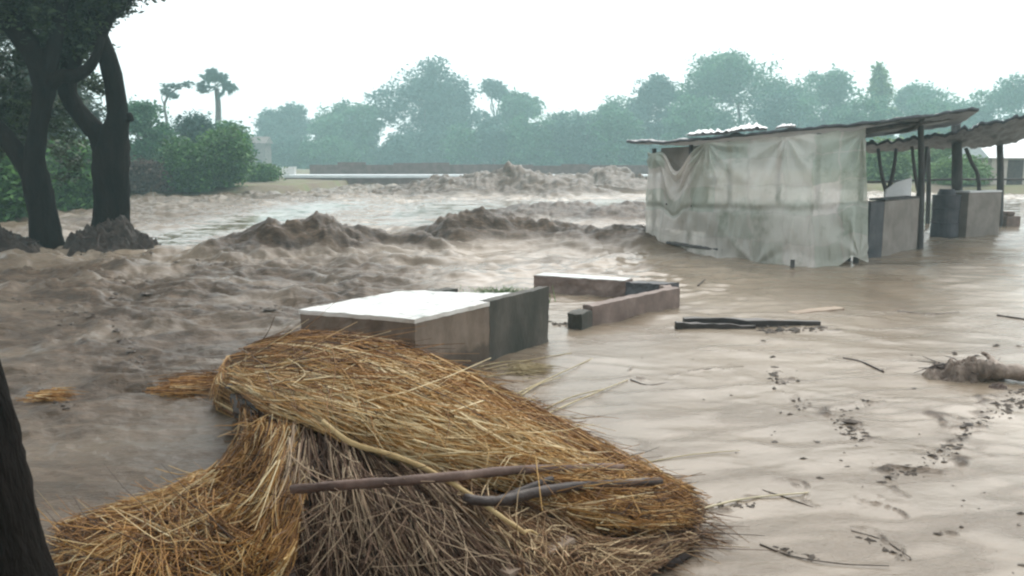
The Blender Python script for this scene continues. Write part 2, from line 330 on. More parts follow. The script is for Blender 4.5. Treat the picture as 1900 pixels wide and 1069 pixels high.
# ------------------------------------------------------------------ trees
def leaves(lobes, n, size, clump, spread, shell=0.55, seed=0, droop=0.0):
    """leaf quads gathered in clumps through ellipsoid lobes [(cx,cy,cz,rx,ry,rz,weight)]"""
    g = np.random.default_rng(seed); L = np.array(lobes, float)
    w = L[:, 6] if L.shape[1] > 6 else L[:, 3] * L[:, 5]
    w = w / w.sum(); nk = max(1, n // clump)
    li = g.choice(len(L), nk, p=w); d = g.normal(size=(nk, 3)); d /= np.linalg.norm(d, axis=1)[:, None]
    r = shell + (1 - shell) * g.random(nk) ** 0.7
    r *= 1 + 0.07 * g.normal(size=nk)
    C = L[li, :3] + d * r[:, None] * L[li, 3:6]
    sc = (L[li, 3] / L[:, 3].mean()) ** 0.5
    ct = np.clip(0.5 + 0.22 * g.normal(size=nk), 0, 1)
    ci = np.repeat(np.arange(nk), clump)
    off = g.normal(size=(len(ci), 3)) * spread * np.array([1, 1, 0.6]); off[:, 2] -= droop * np.abs(g.normal(size=len(ci)))
    Pn = C[ci] + off
    a = g.normal(size=(len(ci), 3)); a[:, 2] *= 0.6; a /= np.linalg.norm(a, axis=1)[:, None]
    q = g.normal(size=(len(ci), 3)); bq = np.cross(a, q); bq /= np.linalg.norm(bq, axis=1)[:, None] + 1e-9
    s = size * g.uniform(0.6, 1.4, len(ci))
    a = a * s[:, None]; bq = bq * (s * 0.42)[:, None]
    V = np.stack([Pn - a, Pn + bq, Pn + a, Pn - bq], 1).reshape(-1, 3)
    Fq = np.arange(len(V)).reshape(-1, 4)
    t = np.clip(ct[ci] + 0.16 * g.normal(size=len(ci)), 0, 1)
    return V, Fq, np.repeat(t, 4), C
def limb_to(mb, p0, p1, r0, r1, wob=0.1, n=6):
    p0 = np.array(p0, float); p1 = np.array(p1, float); L = np.linalg.norm(p1 - p0)
    t = np.linspace(0, 1, n)[:, None]
    pts = p0 + (p1 - p0) * t; pts[1:-1] += np.random.default_rng(int(abs(p1[0] * 991 + p1[2] * 77)) % 99991).normal(size=(n - 2, 3)) * wob * L * 0.3
    pts[:, 2] += np.sin(np.pi * t[:, 0]) * 0.06 * L
    mb.tube(smooth_path(pts, n * 2), np.linspace(r0, r1, n * 2), 7)

def far_tree(name, label, cat, group, px, topy, hw, Y, mat, shape='round', n=9000, size=None, basey=None, seed=1, gaps=0.55, bark='far_bark', bank=False):
    g = np.random.default_rng(seed)
    x = PY(px, 300, Y)[0]; gz = float(ground_z(np.array([x]), np.array([float(Y)]))[0]); gz = max(gz, -0.2)
    top = PY(px, topy, Y)[2] - gz; rw = hw / F * Y
    root = empty(name, (x, Y, gz), label, cat, group)
    lob = []
    if shape == 'round':        # broad dome reaching nearly to the ground
        ch = top * 0.86; cz = top - ch / 2
        lob.append((0, 0, cz + ch * 0.02, rw * 0.78, rw * 0.72, ch * 0.46, 3))
        for k in range(7):      # low skirts
            a = g.uniform(0, 6.28); lob.append((rw * 0.62 * math.cos(a), rw * 0.62 * math.sin(a), top * g.uniform(0.12, 0.3), rw * 0.38, rw * 0.38, top * 0.16, 1.1))
        for k in range(11):
            a = g.uniform(0, 6.28); e = g.uniform(-0.75, 0.95); q = math.sqrt(1 - min(e * e, 0.9))
            rr = g.uniform(0.26, 0.42)
            lob.append((rw * 0.72 * q * math.cos(a), rw * 0.7 * q * math.sin(a), cz + ch * 0.40 * e, rw * rr, rw * rr, ch * rr * 0.55, 1))
    elif shape == 'tall':       # loose upright crown of separate tufts
        for k in range(9):
            h = g.uniform(0.28, 0.95); s = (1 - abs(h - 0.6) * 1.1)
            a = g.uniform(0, 6.28); rr = rw * g.uniform(0.28, 0.5)
            lob.append((rw * 0.6 * s * math.cos(a), rw * 0.6 * s * math.sin(a), top * h, rr, rr, rr * 1.0, 1))
        lob.append((0, 0, top * 0.93, rw * 0.4, rw * 0.4, top * 0.09, 0.7))
    elif shape == 'cone':
        for k in range(9):
            h = 0.15 + 0.8 * k / 8; rr = rw * (1.05 - h * 0.8)
            lob.append((g.normal() * rw * 0.12, g.normal() * rw * 0.12, top * h, rr, rr, top * 0.12, 1 - 0.6 * h))
    elif shape == 'bush':
        for k in range(8):
            a = g.uniform(0, 6.28); q = g.uniform(0, 0.62); rr = g.uniform(0.34, 0.55)
            hh = top * g.uniform(0.2, 0.72) * (1 - 0.3 * q)
            lob.append((rw * q * math.cos(a) * 1.05, rw * q * math.sin(a), hh, rw * rr, rw * rr, min(top - hh, top * 0.4) + 0.05, 1))
        lob.append((0, 0, top * 0.62, rw * 0.4, rw * 0.4, top * 0.36, 0.8))
    size = size or max(0.10, 0.0020 * Y)
    V, Fq, t, C = leaves(lob, int(n * 2.2), size * 1.12, 26, (0.11 if bank else 0.045) * rw + size * (1.6 if bank else 0.9), gaps, seed)
    V[:, 2] = np.maximum(V[:, 2], 0.02 + 0.1 * g.random(len(V)))
    link('crown', mesh_np('crown', V, Fq, t, False), M[mat], root)
    tb = MB(); r0 = max(0.08, rw * 0.085)
    fork = top * (0.22 if shape != 'tall' else 0.45)
    tb.tube(smooth_path([(0, 0, -0.4), (0.03 * rw, 0, fork * 0.5), (0, 0, fork)], 8), np.linspace(r0 * 1.35, r0 * 0.8, 8), 9)
    for k in range(min(7, len(lob))):
        c = lob[k][:3]; limb_to(tb, (0, 0, fork * 0.92), c, r0 * 0.55, r0 * 0.15)
    if shape == 'tall':
        for k in g.choice(len(C), min(14, len(C)), replace=False): limb_to(tb, (0, 0, fork), C[k], r0 * 0.3, r0 * 0.07)
    tb.build('trunk', M[bark], root, smooth=True)
    return root

GT = 'trees on the far bank'
FAR = [
 ('dusky round tree behind the small white blocks on the far bank', 535, 196, 50, 92, 'leaf_blue', 'round', 7000),
 ('pale green dome-shaped tree left of the biggest dome tree', 648, 184, 64, 86, 'leaf_mid', 'round', 9000),
 ('biggest dark dome-shaped tree, alone against the sky in the middle', 790, 124, 93, 88, 'leaf_blue', 'round', 15000),
 ('thin open tree with see-through tufts right of the big dome tree', 918, 150, 40, 94, 'leaf_blue', 'tall', 2600),
 ('tall ragged green tree over the breaking waves', 968, 176, 42, 88, 'leaf_mid', 'tall', 5000),
 ('low wide tree between the ragged tree and the dark clump', 1052, 202, 70, 88, 'leaf_mid', 'bush', 6000),
 ('bushy tree left of the dark pointed one beyond the shelter roof', 1148, 180, 72, 86, 'leaf_mid', 'round', 9000),
 ('dark tree with pointed tops behind the low end of the shelter roof', 1222, 150, 74, 82, 'leaf_blue', 'round', 11000),
 ('broadest tree, spreading high above the plastic-walled shelter', 1370, 102, 130, 80, 'leaf_mid', 'round', 21000),
 ('rounded tree over the right end of the plastic wall', 1525, 132, 78, 82, 'leaf_mid', 'round', 11000),
 ('light green slender pointed tree above the shelter roof', 1625, 128, 36, 72, 'leaf_light', 'cone', 4500),
 ('low dusky tree above the raised right end of the roof', 1728, 158, 78, 84, 'leaf_mid', 'round', 9000),
 ('pale dome tree at the far right edge, above the second roof', 1858, 152, 78, 78, 'leaf_mid', 'round', 11000),
]
for k, (lab, px, ty, hw, Y_, mt, sh, n_) in enumerate(FAR):
    far_tree('far_tree', lab, 'tree', GT, px, ty, hw, Y_ * 2.1, mt, sh, n_, seed=100 + k, gaps=0.5)
GS = 'shrubs along the far bank'
SHR = [('shrub under the left side of the big dome tree', 735, 250, 50, 84, 'leaf_blue'),
       ('olive shrub under the right side of the big dome tree', 862, 226, 60, 82, 'leaf_mid'),
       ('shrub under the thin open tree', 915, 222, 48, 80, 'leaf_blue'),
       ('shrub between the thin open tree and the ragged tree', 958, 228, 46, 81, 'leaf_mid'),
       ('shrub behind the highest far wave crest', 1005, 210, 62, 80, 'leaf_mid'),
       ('shrub in front of the low wide tree', 1085, 204, 66, 79, 'leaf_blue'),
       ('shrub just left of the plastic-walled shelter', 1150, 196, 66, 78, 'leaf_mid'),
       ('shrub at the foot of the pale green dome tree', 610, 248, 66, 80, 'leaf_mid'),
       ('shrub under the dusky round tree', 532, 256, 52, 82, 'leaf_blue'),
       ('shrub over the left half of the shelter roof', 1265, 172, 70, 76, 'leaf_mid'),
       ('shrub above the middle of the shelter roof', 1430, 158, 80, 76, 'leaf_blue'),
       ('shrub at the foot of the light green pointed tree', 1590, 162, 66, 72, 'leaf_mid'),
       ('shrub under the low dusky tree above the roof end', 1735, 178, 80, 74, 'leaf_mid')]
for k, (lab, px, ty, hw, Y_, mt) in enumerate(SHR):
    far_tree('shrub', lab, 'shrub', GS, px, ty, hw, Y_ * 2.0, mt, 'bush', 4200, seed=200 + k, gaps=0.3)
GR = 'light green bushes behind the open shelter'
for k, (lab, px, ty, hw, Y_) in enumerate([
       ('light green bush seen through the forked posts', 1640, 262, 55, 56), ('light green bush behind the thick middle post', 1735, 258, 55, 58),
       ('light green bush at the right edge beyond the last post', 1840, 262, 60, 54), ('yellowish bush low behind the far counter', 1790, 300, 50, 50)]):
    far_tree('bush', lab, 'bush', GR, px, ty, hw, Y_, 'leaf_light', 'bush', 4500, seed=240 + k, gaps=0.35, size=0.12, bank=True)
# left bank
GL = 'bushes and trees on the left bank'
LB = [('tall dark tree filling the left edge behind the crooked trunk', 10, -20, 110, 44, 'leaf_dark', 'round', 9000, 0.10),
      ('dark tree showing between and behind the two flooded trunks', 105, 70, 75, 40, 'leaf_dark', 'round', 6500, 0.11),
      ('bright green rounded bush at the water edge, right end of the left bank', 412, 236, 58, 46, 'leaf_fresh', 'bush', 9000, 0.11),
      ('green bush in front of the pale roofed house', 338, 262, 60, 44, 'leaf_fresh', 'bush', 6000, 0.10),
      ('brown withered bush right of the forked trunk', 272, 302, 40, 43, 'leaf_brown', 'bush', 5000, 0.10),
      ('grey green tree close beside the forked trunk', 275, 196, 42, 52, 'leaf_mid', 'tall', 4200, 0.12),
      ('dark leafy tree left of the palm trunk', 362, 205, 40, 56, 'leaf_blue', 'bush', 5200, 0.12),
      ('green tree behind the bright rounded bush', 420, 232, 42, 60, 'leaf_mid', 'round', 5000, 0.13),
      ('small low bush beside the end of the causeway', 488, 312, 32, 56, 'leaf_fresh', 'bush', 2500, 0.10),
      ('bush between the two dark trunks', 138, 262, 46, 31, 'leaf_fresh', 'bush', 6500, 0.10),
      ('green bush at the left edge behind the dark trunk', 8, 285, 62, 25, 'leaf_fresh', 'bush', 7500, 0.10)]
for k, (lab, px, ty, hw, Y_, mt, sh, n_, sz) in enumerate(LB):
    far_tree('bank_tree' if sh in ('tall', 'round') else 'bank_bush', lab, 'tree' if sh in ('tall', 'round') else 'bush', GL, px, ty, hw, Y_, mt, sh, n_, sz, seed=300 + k, gaps=0.45, bank=True)
# thin bare-limbed tree with one flat tuft
x0 = PY(330, 300, 96)
rt = empty('sparse_tree', (x0[0], 96, 0.3), 'thin leaning tree with a flat top left of the palm', 'tree')
tb = MB(); q = lambda px, py, Y_=96: PY(px, py, Y_) - np.array([x0[0], 96, 0.3])
tb.tube(smooth_path([q(312, 310), q(310, 230), q(305, 195), q(318, 172), q(340, 160)], 14), np.linspace(0.21, 0.07, 14), 7)
tb.tube(smooth_path([q(305, 195), q(300, 180), q(310, 163)], 8), np.linspace(0.08, 0.03, 8), 6)
tb.build('trunk', M['far_bark'], rt, smooth=True)
lob = [(*q(318, 160), 0.85, 0.7, 0.22, 1), (*q(343, 157), 0.7, 0.7, 0.24, 1), (*q(308, 172), 0.42, 0.5, 0.33, 0.6), (*q(322, 178), 0.5, 0.5, 0.2, 0.4)]
V, Fq, t, C = leaves(lob, 700, 0.2, 18, 0.2, 0.2, 9); link('crown', mesh_np('crown', V, Fq, t, False), M['leaf_blue'], rt)
# fan palm
p0 = PY(404, 300, 104); rt = empty('fan_palm', (p0[0], 104, 0.3), 'tall fan palm standing above the left bank bushes', 'palm')
q = lambda px, py: PY(px, py, 104) - np.array([p0[0], 104, 0.3])
tb = MB(); tb.tube(smooth_path([q(402, 315), q(404, 250), q(405, 200), q(402, 165)], 14), np.linspace(0.42, 0.28, 14), 9); tb.build('trunk', M['far_bark'], rt, smooth=True)
g = np.random.default_rng(5); hub = q(402, 160)
Vs, Fs, Ts, k0 = [], [], [], 0
for k in range(30):
    d = np.array([(0, 0, 1.0), (-.95, .1, -.1), (.95, -.1, -.45), (0, .3, .8), (0.1, -.9, -.1)][k % 5]) + g.normal(size=3) * .38; d /= np.linalg.norm(d)
    st = hub + d * g.uniform(0.6, 1.75); up = np.array([0, 0, 1.0]); sd_ = np.cross(d, up); sd_ /= np.linalg.norm(sd_); nn = np.cross(sd_, d)
    ro = g.uniform(-1.3, 1.3); sd_, nn = sd_ * math.cos(ro) + nn * math.sin(ro), nn * math.cos(ro) - sd_ * math.sin(ro)
    tnt = g.uniform(0.2, 0.8)
    w = 0.025
    Vs += [hub - sd_ * w, hub + sd_ * w, st + sd_ * w, st - sd_ * w]; Fs.append([k0, k0 + 1, k0 + 2, k0 + 3]); Ts += [tnt] * 4; k0 += 4
    for j in range(15):       # the blades of one fan
        a = (j / 14 - 0.5) * 3.6; dd = d * math.cos(a) + sd_ * math.sin(a); L = g.uniform(0.75, 1.15)
        dd = dd + nn * 0.12; pw = np.cross(dd, nn); pw /= np.linalg.norm(pw) + 1e-9
        tip = st + dd * L; tip[2] -= 0.18 * L
        m_ = st + dd * L * 0.5
        Vs += [st, m_ + pw * 0.14, tip, m_ - pw * 0.14]; Fs.append([k0, k0 + 1, k0 + 2, k0 + 3]); Ts += [np.clip(tnt + g.normal() * 0.1, 0, 1)] * 4; k0 += 4
link('crown', mesh_np('crown', np.array(Vs), np.array(Fs), np.array(Ts), False), M['leaf_blue'], rt)

# ---- the two dark trees standing in the flood
def px_tube(mb, pts, Y, n=24, sides=12, rough=0.05):
    p = np.array([[*PY(a, b_, Y + (dd[0] if dd else 0)), r / F * Y] for a, b_, r, *dd in pts])
    q = smooth_path(p, n); mb.tube(q[:, :3], np.maximum(q[:, 3], 0.01), sides, rough=rough)
def px_lobes(L, Y):
    return [(*PY(a, b_, Y + dy), rx / F * Y, max(rx, 40) / F * Y, rz / F * Y, w) for a, b_, dy, rx, rz, w in L]
YA = 17.0
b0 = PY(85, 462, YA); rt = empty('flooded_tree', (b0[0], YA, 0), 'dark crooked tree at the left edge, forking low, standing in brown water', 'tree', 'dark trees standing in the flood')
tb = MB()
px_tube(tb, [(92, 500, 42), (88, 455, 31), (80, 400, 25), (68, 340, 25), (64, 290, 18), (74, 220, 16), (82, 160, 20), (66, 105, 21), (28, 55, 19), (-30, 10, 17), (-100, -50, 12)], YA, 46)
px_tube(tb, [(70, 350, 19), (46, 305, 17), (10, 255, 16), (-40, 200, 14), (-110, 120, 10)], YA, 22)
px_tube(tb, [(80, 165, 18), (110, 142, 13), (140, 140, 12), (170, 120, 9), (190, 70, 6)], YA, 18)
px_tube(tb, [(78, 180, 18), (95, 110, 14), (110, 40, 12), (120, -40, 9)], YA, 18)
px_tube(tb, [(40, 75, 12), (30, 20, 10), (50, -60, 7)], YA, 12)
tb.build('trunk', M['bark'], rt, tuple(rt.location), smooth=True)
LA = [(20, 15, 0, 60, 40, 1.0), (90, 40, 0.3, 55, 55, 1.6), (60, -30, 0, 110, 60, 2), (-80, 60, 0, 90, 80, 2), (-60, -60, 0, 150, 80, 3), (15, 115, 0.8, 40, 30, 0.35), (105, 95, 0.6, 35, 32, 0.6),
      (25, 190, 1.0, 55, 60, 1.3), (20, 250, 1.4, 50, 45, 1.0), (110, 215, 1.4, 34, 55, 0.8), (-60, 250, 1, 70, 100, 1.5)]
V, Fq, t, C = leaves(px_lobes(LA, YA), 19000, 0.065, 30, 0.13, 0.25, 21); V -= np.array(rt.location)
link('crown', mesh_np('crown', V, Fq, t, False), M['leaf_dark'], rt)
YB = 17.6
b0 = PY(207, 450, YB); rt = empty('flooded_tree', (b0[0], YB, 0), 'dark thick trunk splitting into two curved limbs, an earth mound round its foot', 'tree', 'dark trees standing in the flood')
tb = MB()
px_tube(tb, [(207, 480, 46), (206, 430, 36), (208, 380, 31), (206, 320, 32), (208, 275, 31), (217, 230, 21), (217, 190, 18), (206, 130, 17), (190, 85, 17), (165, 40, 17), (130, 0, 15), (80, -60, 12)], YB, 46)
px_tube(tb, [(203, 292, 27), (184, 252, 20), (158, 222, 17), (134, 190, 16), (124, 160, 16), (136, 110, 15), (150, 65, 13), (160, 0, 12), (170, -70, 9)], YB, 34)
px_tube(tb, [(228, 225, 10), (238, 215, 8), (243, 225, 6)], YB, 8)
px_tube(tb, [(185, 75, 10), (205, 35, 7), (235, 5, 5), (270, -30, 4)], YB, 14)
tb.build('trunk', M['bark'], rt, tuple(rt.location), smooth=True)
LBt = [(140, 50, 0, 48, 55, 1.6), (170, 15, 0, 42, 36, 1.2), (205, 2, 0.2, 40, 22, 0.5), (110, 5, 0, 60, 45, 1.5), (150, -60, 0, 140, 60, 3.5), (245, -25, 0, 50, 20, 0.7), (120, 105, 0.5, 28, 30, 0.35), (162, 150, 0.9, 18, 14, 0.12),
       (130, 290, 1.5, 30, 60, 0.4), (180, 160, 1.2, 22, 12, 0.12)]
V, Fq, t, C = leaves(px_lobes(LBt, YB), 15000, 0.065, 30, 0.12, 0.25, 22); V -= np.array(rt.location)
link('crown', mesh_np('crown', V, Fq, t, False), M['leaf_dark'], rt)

# earth and root mounds
M['mound'] = surf('wet_earth', [(0.3, (0.012, 0.008, 0.006)), (0.6, (0.04, 0.028, 0.021)), (0.8, (0.085, 0.063, 0.048))], 5, 0.75, 1.0, 0.05, None, 14)
def mound(name, label, cat, c, rx, ry, h, seed, mat='mound', roots=10, group=None):
    n1, n2 = 110, 60
    th = np.linspace(0, 2 * np.pi, n1, endpoint=False); r = np.linspace(0, 1.25, n2)
    T, Rr = np.meshgrid(th, r); x = Rr * np.cos(T) * rx; y = Rr * np.sin(T) * ry
    k = np.maximum(1 - Rr ** 2.6, -0.3)
    z = h * k * (0.92 + 0.28 * fbm(x * 1.6 / rx, y * 1.6 / rx, 3, seed)) + h * 0.32 * fbm(x * 4 / rx, y * 5 / rx, 4, seed + 5, 0.6) - 0.05
    x = x * (1 + 0.12 * perlin(x * 3 / rx + 5, z * 3, seed)); y = y * (1 + 0.12 * perlin(y * 3 / rx, z * 3 + 8, seed))
    i = np.arange(n1 * n2).reshape(n2, n1); j = np.roll(i, -1, 1)
    Fq = np.stack([i[:-1], j[:-1], j[1:], i[1:]], -1).reshape(-1, 4)
    o = link(name, mesh_np(name, np.stack([x, y, z], -1).reshape(-1, 3), Fq), M[mat], None, tuple(c))
    if roots:
        g = np.random.default_rng(seed)
        for _ in range(roots):
            mb = MB()
            a = g.uniform(0, 6.28); p = np.array([math.cos(a) * rx * 0.7, math.sin(a) * ry * 0.7, h * 0.45])
            d = np.array([math.cos(a), math.sin(a), g.uniform(-0.6, 0.5)]) * g.uniform(0.25, 0.5) * rx
            mb.tube(smooth_path([p - d * 0.8, p + g.normal(size=3) * 0.04 * rx, p + d + g.normal(size=3) * 0.12 * rx], 8), np.linspace(0.02, 0.006, 8) * rx / 0.8, 6)
            mb.build('root', M['wood_dark'], o, smooth=True)
    return tag(o, label, cat, group)
mound('earth_mound', 'dark earth and root mound washed up round the thick forked trunk', 'mound', PY(205, 466, 16.9) * [1, 1, 0], 0.92, 0.8, 0.56, 3, group='earth mounds under the dark trees')
mound('earth_mound', 'dark earth mound at the left edge, left of the crooked trunk', 'mound', PY(5, 480, 16.2) * [1, 1, 0], 0.75, 0.7, 0.44, 4, group='earth mounds under the dark trees')

# ---- near trunk at the lower left corner
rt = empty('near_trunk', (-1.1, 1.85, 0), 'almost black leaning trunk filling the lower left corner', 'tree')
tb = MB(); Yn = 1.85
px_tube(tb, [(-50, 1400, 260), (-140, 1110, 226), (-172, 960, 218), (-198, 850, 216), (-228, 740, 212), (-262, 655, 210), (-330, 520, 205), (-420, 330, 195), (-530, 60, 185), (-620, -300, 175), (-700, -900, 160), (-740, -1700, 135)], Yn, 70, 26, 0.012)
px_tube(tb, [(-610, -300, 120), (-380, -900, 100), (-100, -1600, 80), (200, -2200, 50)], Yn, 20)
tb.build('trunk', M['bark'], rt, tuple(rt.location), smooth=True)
V, Fq, t, C = leaves([(-5.5, 3.0, 6.6, 3.6, 4.2, 1.5, 2.2), (-2.2, 1.0, 6.3, 3.0, 3.4, 1.3, 2), (-8, 5.5, 7.0, 3.2, 3.4, 1.5, 1.4), (-3.5, -2.5, 6.6, 3.2, 3.0, 1.4, 1.2), (-0.4, 2.0, 6.0, 2.2, 2.4, 1.0, 1.2), (0.5, -1.5, 5.2, 2.8, 2.6, 1.1, 2.0), (3.0, -1.0, 5.8, 2.4, 2.6, 1.0, 1.4), (-1.5, -4.5, 4.6, 3.4, 2.6, 1.5, 1.8), (-4.0, -4.0, 3.6, 2.4, 2.4, 1.8, 1.4)], 46000, 0.13, 30, 0.3, 0.2, 29); V -= np.array(rt.location)  # unseen crown, extended overhead and behind the camera to shade the foreground
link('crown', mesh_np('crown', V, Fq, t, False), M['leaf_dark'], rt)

# ------------------------------------------------------------------ collapsed thatch
def px_grid(rows): return np.array([[P(a, b_, z) for a, b_, z in r] for r in rows])
class Patch:
    """surface through a grid of points: u runs along a row, v from row to row"""
    def __init__(s, G):
        s.G = np.asarray(G, float); E = s.G
        E = np.concatenate([2 * E[:1] - E[1:2], E, 2 * E[-1:] - E[-2:-1]], 0)
        s.E = np.concatenate([2 * E[:, :1] - E[:, 1:2], E, 2 * E[:, -1:] - E[:, -2:-1]], 1)
    def at(s, u, v):
        nv, nu = s.G.shape[:2]
        uc = np.clip(u, 0, 1); vc = np.clip(v, 0, 1)
        tu = uc * (nu - 1); tv = vc * (nv - 1)
        iu = np.clip(np.floor(tu).astype(int), 0, nu - 2); iv = np.clip(np.floor(tv).astype(int), 0, nv - 2)
        fu = (tu - iu)[..., None]; fv = (tv - iv)[..., None]
        w = lambda f: [0.5 * (-f + 2 * f * f - f ** 3), 0.5 * (2 - 5 * f * f + 3 * f ** 3), 0.5 * (f + 4 * f * f - 3 * f ** 3), 0.5 * (-f * f + f ** 3)]
        wu, wv = w(fu), w(fv); out = 0
        for a in range(4):
            for c in range(4): out = out + s.E[iv + a, iu + c] * wv[a] * wu[c]
        return out
    def full(s, u, v):
        e = 1e-3; p = s.at(u, v)
        ua, ub = np.clip(u - e, 0, 1), np.clip(u + e, 0, 1); va, vb = np.clip(v - e, 0, 1), np.clip(v + e, 0, 1)
        du = (s.at(ub, v) - s.at(ua, v)) / (ub - ua)[..., None]; dv = (s.at(u, vb) - s.at(u, va)) / (vb - va)[..., None]
        n = np.cross(du, dv); n /= np.linalg.norm(n, axis=-1)[..., None] + 1e-9
        n = np.where(n[..., 2:3] < 0, -n, n)
        p = p + du * (u - np.clip(u, 0, 1))[..., None] + dv * (v - np.clip(v, 0, 1))[..., None]
        return p, n
def strand_mesh(Pts, rad, tint):
    """Pts (n,k,3) -> three-sided tapering stalks"""
    n, k, _ = Pts.shape
    T = np.gradient(Pts, axis=1); T /= np.linalg.norm(T, axis=2)[..., None] + 1e-9
    ref = rng.normal(size=(n, 1, 3)); U = np.cross(T, np.broadcast_to(ref, T.shape)); U /= np.linalg.norm(U, axis=2)[..., None] + 1e-9
    B = np.cross(T, U); prof = np.linspace(1.0, 0.35, k)[None, :, None]
    V = []
    for a in (0, 2.094, 4.189): V.append(Pts + (U * math.cos(a) + B * math.sin(a)) * rad[:, None, None] * prof)
    V = np.stack(V, 2)                  # n,k,3(side),3
    i = np.arange(n * k * 3).reshape(n, k, 3); j = np.roll(i, -1, 2)
    Fq = np.stack([i[:, :-1], j[:, :-1], j[:, 1:], i[:, 1:]], -1).reshape(-1, 4)
    return V.reshape(-1, 3), Fq, np.repeat(tint, k * 3)
def straw(patch, n, ulen, rad=(0.0018, 0.0044), lift=(0.0, 0.035), fan=0.06, k=5, tint0=0.5, seed=1, urange=(-0.02, 1.0), vrange=(0, 1), clump=0.04, cs=(14, 3), stray=0.05, tfun=None, ubias=1.0):
    g = np.random.default_rng(seed)
    u0 = urange[0] + (urange[1] - urange[0]) * g.random(n) ** ubias; v0 = g.uniform(*vrange, n)
    L = g.uniform(*ulen, n); dv = g.normal(size=n) * fan
    st = g.random(n) < stray; dv[st] *= 5
    s = np.linspace(0, 1, k)[None]
    bend = g.normal(size=n) * fan * 0.8
    u = u0[:, None] + L[:, None] * s; v = v0[:, None] + dv[:, None] * s + bend[:, None] * s * s
    p, nn = patch.full(u, v)
    cl = fbm(v0 * cs[0], u0 * cs[1], 3, seed)
    lf = g.uniform(*lift, n) + clump * cl
    tail = g.normal(size=n) * 0.02; tail[st] += np.abs(g.normal(size=st.sum())) * 0.08
    p = p + nn * (lf[:, None] + tail[:, None] * s * s)[..., None]
    p += np.cumsum(g.normal(size=p.shape) * 0.0022, 1)
    t = tint0 + 0.22 * g.normal(size=n) + 0.50 * cl + 0.10 * fbm(v0 * 4, u0 * 4, 2, seed + 9)  # low clumps tinted darker, shading put into the stalk colour
    if tfun is not None: t = t + tfun(u0 + 0.5 * L, v0)
    r = g.uniform(*rad, n)
    return strand_mesh(p, r, np.clip(t, 0, 1))
def core(patch, nu=50, nv=50, sink=0.03, t=0.08):  # backing tinted darkest so the gaps between stalks look shaded
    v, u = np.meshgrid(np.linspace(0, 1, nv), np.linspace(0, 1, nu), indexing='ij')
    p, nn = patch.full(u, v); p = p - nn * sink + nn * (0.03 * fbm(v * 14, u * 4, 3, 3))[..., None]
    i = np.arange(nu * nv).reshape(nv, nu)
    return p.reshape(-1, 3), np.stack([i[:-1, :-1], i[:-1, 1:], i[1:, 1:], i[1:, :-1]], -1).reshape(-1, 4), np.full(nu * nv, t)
def merge(parts):
    V, Fq, T, k = [], [], [], 0
    for v, f, t in parts: V.append(v); Fq.append(f + k); T.append(t); k += len(v)
    return np.concatenate(V), np.concatenate(Fq), np.concatenate(T)
OT = P(700, 900, 0)
OT[2] = 0
thatch = empty('collapsed_thatch', OT, 'fallen heap of golden thatch roof lying in the flood in the foreground', 'thatch roof')
def part(name, mats, parts):
    V, Fq, T = merge(parts); return link(name, mesh_np(name, V - OT, Fq, T), M[mats], thatch)
slope = Patch(px_grid([
    [(470, 648, .30), (560, 622, .52), (700, 636, .62), (850, 690, .54), (1000, 772, .40), (1150, 868, .24), (1225, 915, .16), (1300, 978, .03)],
    [(440, 662, .25), (550, 652, .54), (690, 678, .66), (840, 740, .58), (990, 825, .43), (1120, 905, .27), (1200, 945, .18), (1285, 985, .04)],
    [(430, 682, .22), (530, 690, .54), (660, 728, .66), (800, 785, .59), (935, 850, .45), (1060, 910, .32), (1150, 955, .22), (1235, 998, .10)],
    [(428, 700, .20), (500, 730, .50), (610, 765, .62), (735, 815, .56), (860, 860, .46), (985, 910, .36), (1085, 955, .25), (1180, 1000, .14)],
    [(436, 716, .20), (480, 758, .47), (575, 795, .56), (685, 838, .51), (795, 880, .43), (905, 915, .345), (1000, 958, .27), (1120, 1010, .16)]]))
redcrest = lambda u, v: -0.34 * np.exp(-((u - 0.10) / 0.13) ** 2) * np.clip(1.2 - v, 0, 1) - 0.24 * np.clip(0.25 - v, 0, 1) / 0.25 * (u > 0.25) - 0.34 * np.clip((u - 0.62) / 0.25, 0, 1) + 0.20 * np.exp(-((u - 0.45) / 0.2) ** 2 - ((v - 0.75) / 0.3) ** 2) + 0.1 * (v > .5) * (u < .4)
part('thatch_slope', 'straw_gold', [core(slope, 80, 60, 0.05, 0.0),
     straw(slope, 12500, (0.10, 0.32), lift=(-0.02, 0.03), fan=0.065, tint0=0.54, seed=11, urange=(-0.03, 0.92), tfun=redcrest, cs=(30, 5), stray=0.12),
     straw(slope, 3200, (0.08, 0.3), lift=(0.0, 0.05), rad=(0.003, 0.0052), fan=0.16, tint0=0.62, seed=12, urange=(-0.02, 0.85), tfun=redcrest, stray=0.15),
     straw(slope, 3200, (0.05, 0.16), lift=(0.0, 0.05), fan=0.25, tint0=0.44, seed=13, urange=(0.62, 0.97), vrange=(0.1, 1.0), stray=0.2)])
fringe = Patch(px_grid([
    [(545, 795, .53), (520, 890, .44), (490, 980, .32), (465, 1065, .2), (450, 1190, .02)],
    [(575, 800, .54), (560, 880, .45), (545, 970, .33), (535, 1065, .20), (530, 1190, .02)],
    [(610, 812, .545), (630, 890, .45), (655, 980, .33), (672, 1075, .20), (690, 1200, .02)],
    [(670, 840, .50), (715, 915, .42), (765, 1000, .32), (810, 1080, .20), (850, 1200, .02)],
    [(745, 872, .46), (805, 945, .37), (870, 1025, .27), (930, 1090, .18), (1000, 1190, .02)],
    [(820, 890, .42), (890, 970, .32), (960, 1050, .22), (1020, 1110, .14), (1080, 1190, .02)]]))
gr = lambda u, v: 0.10 - 0.28 * np.clip(u - 0.25, 0, 1)
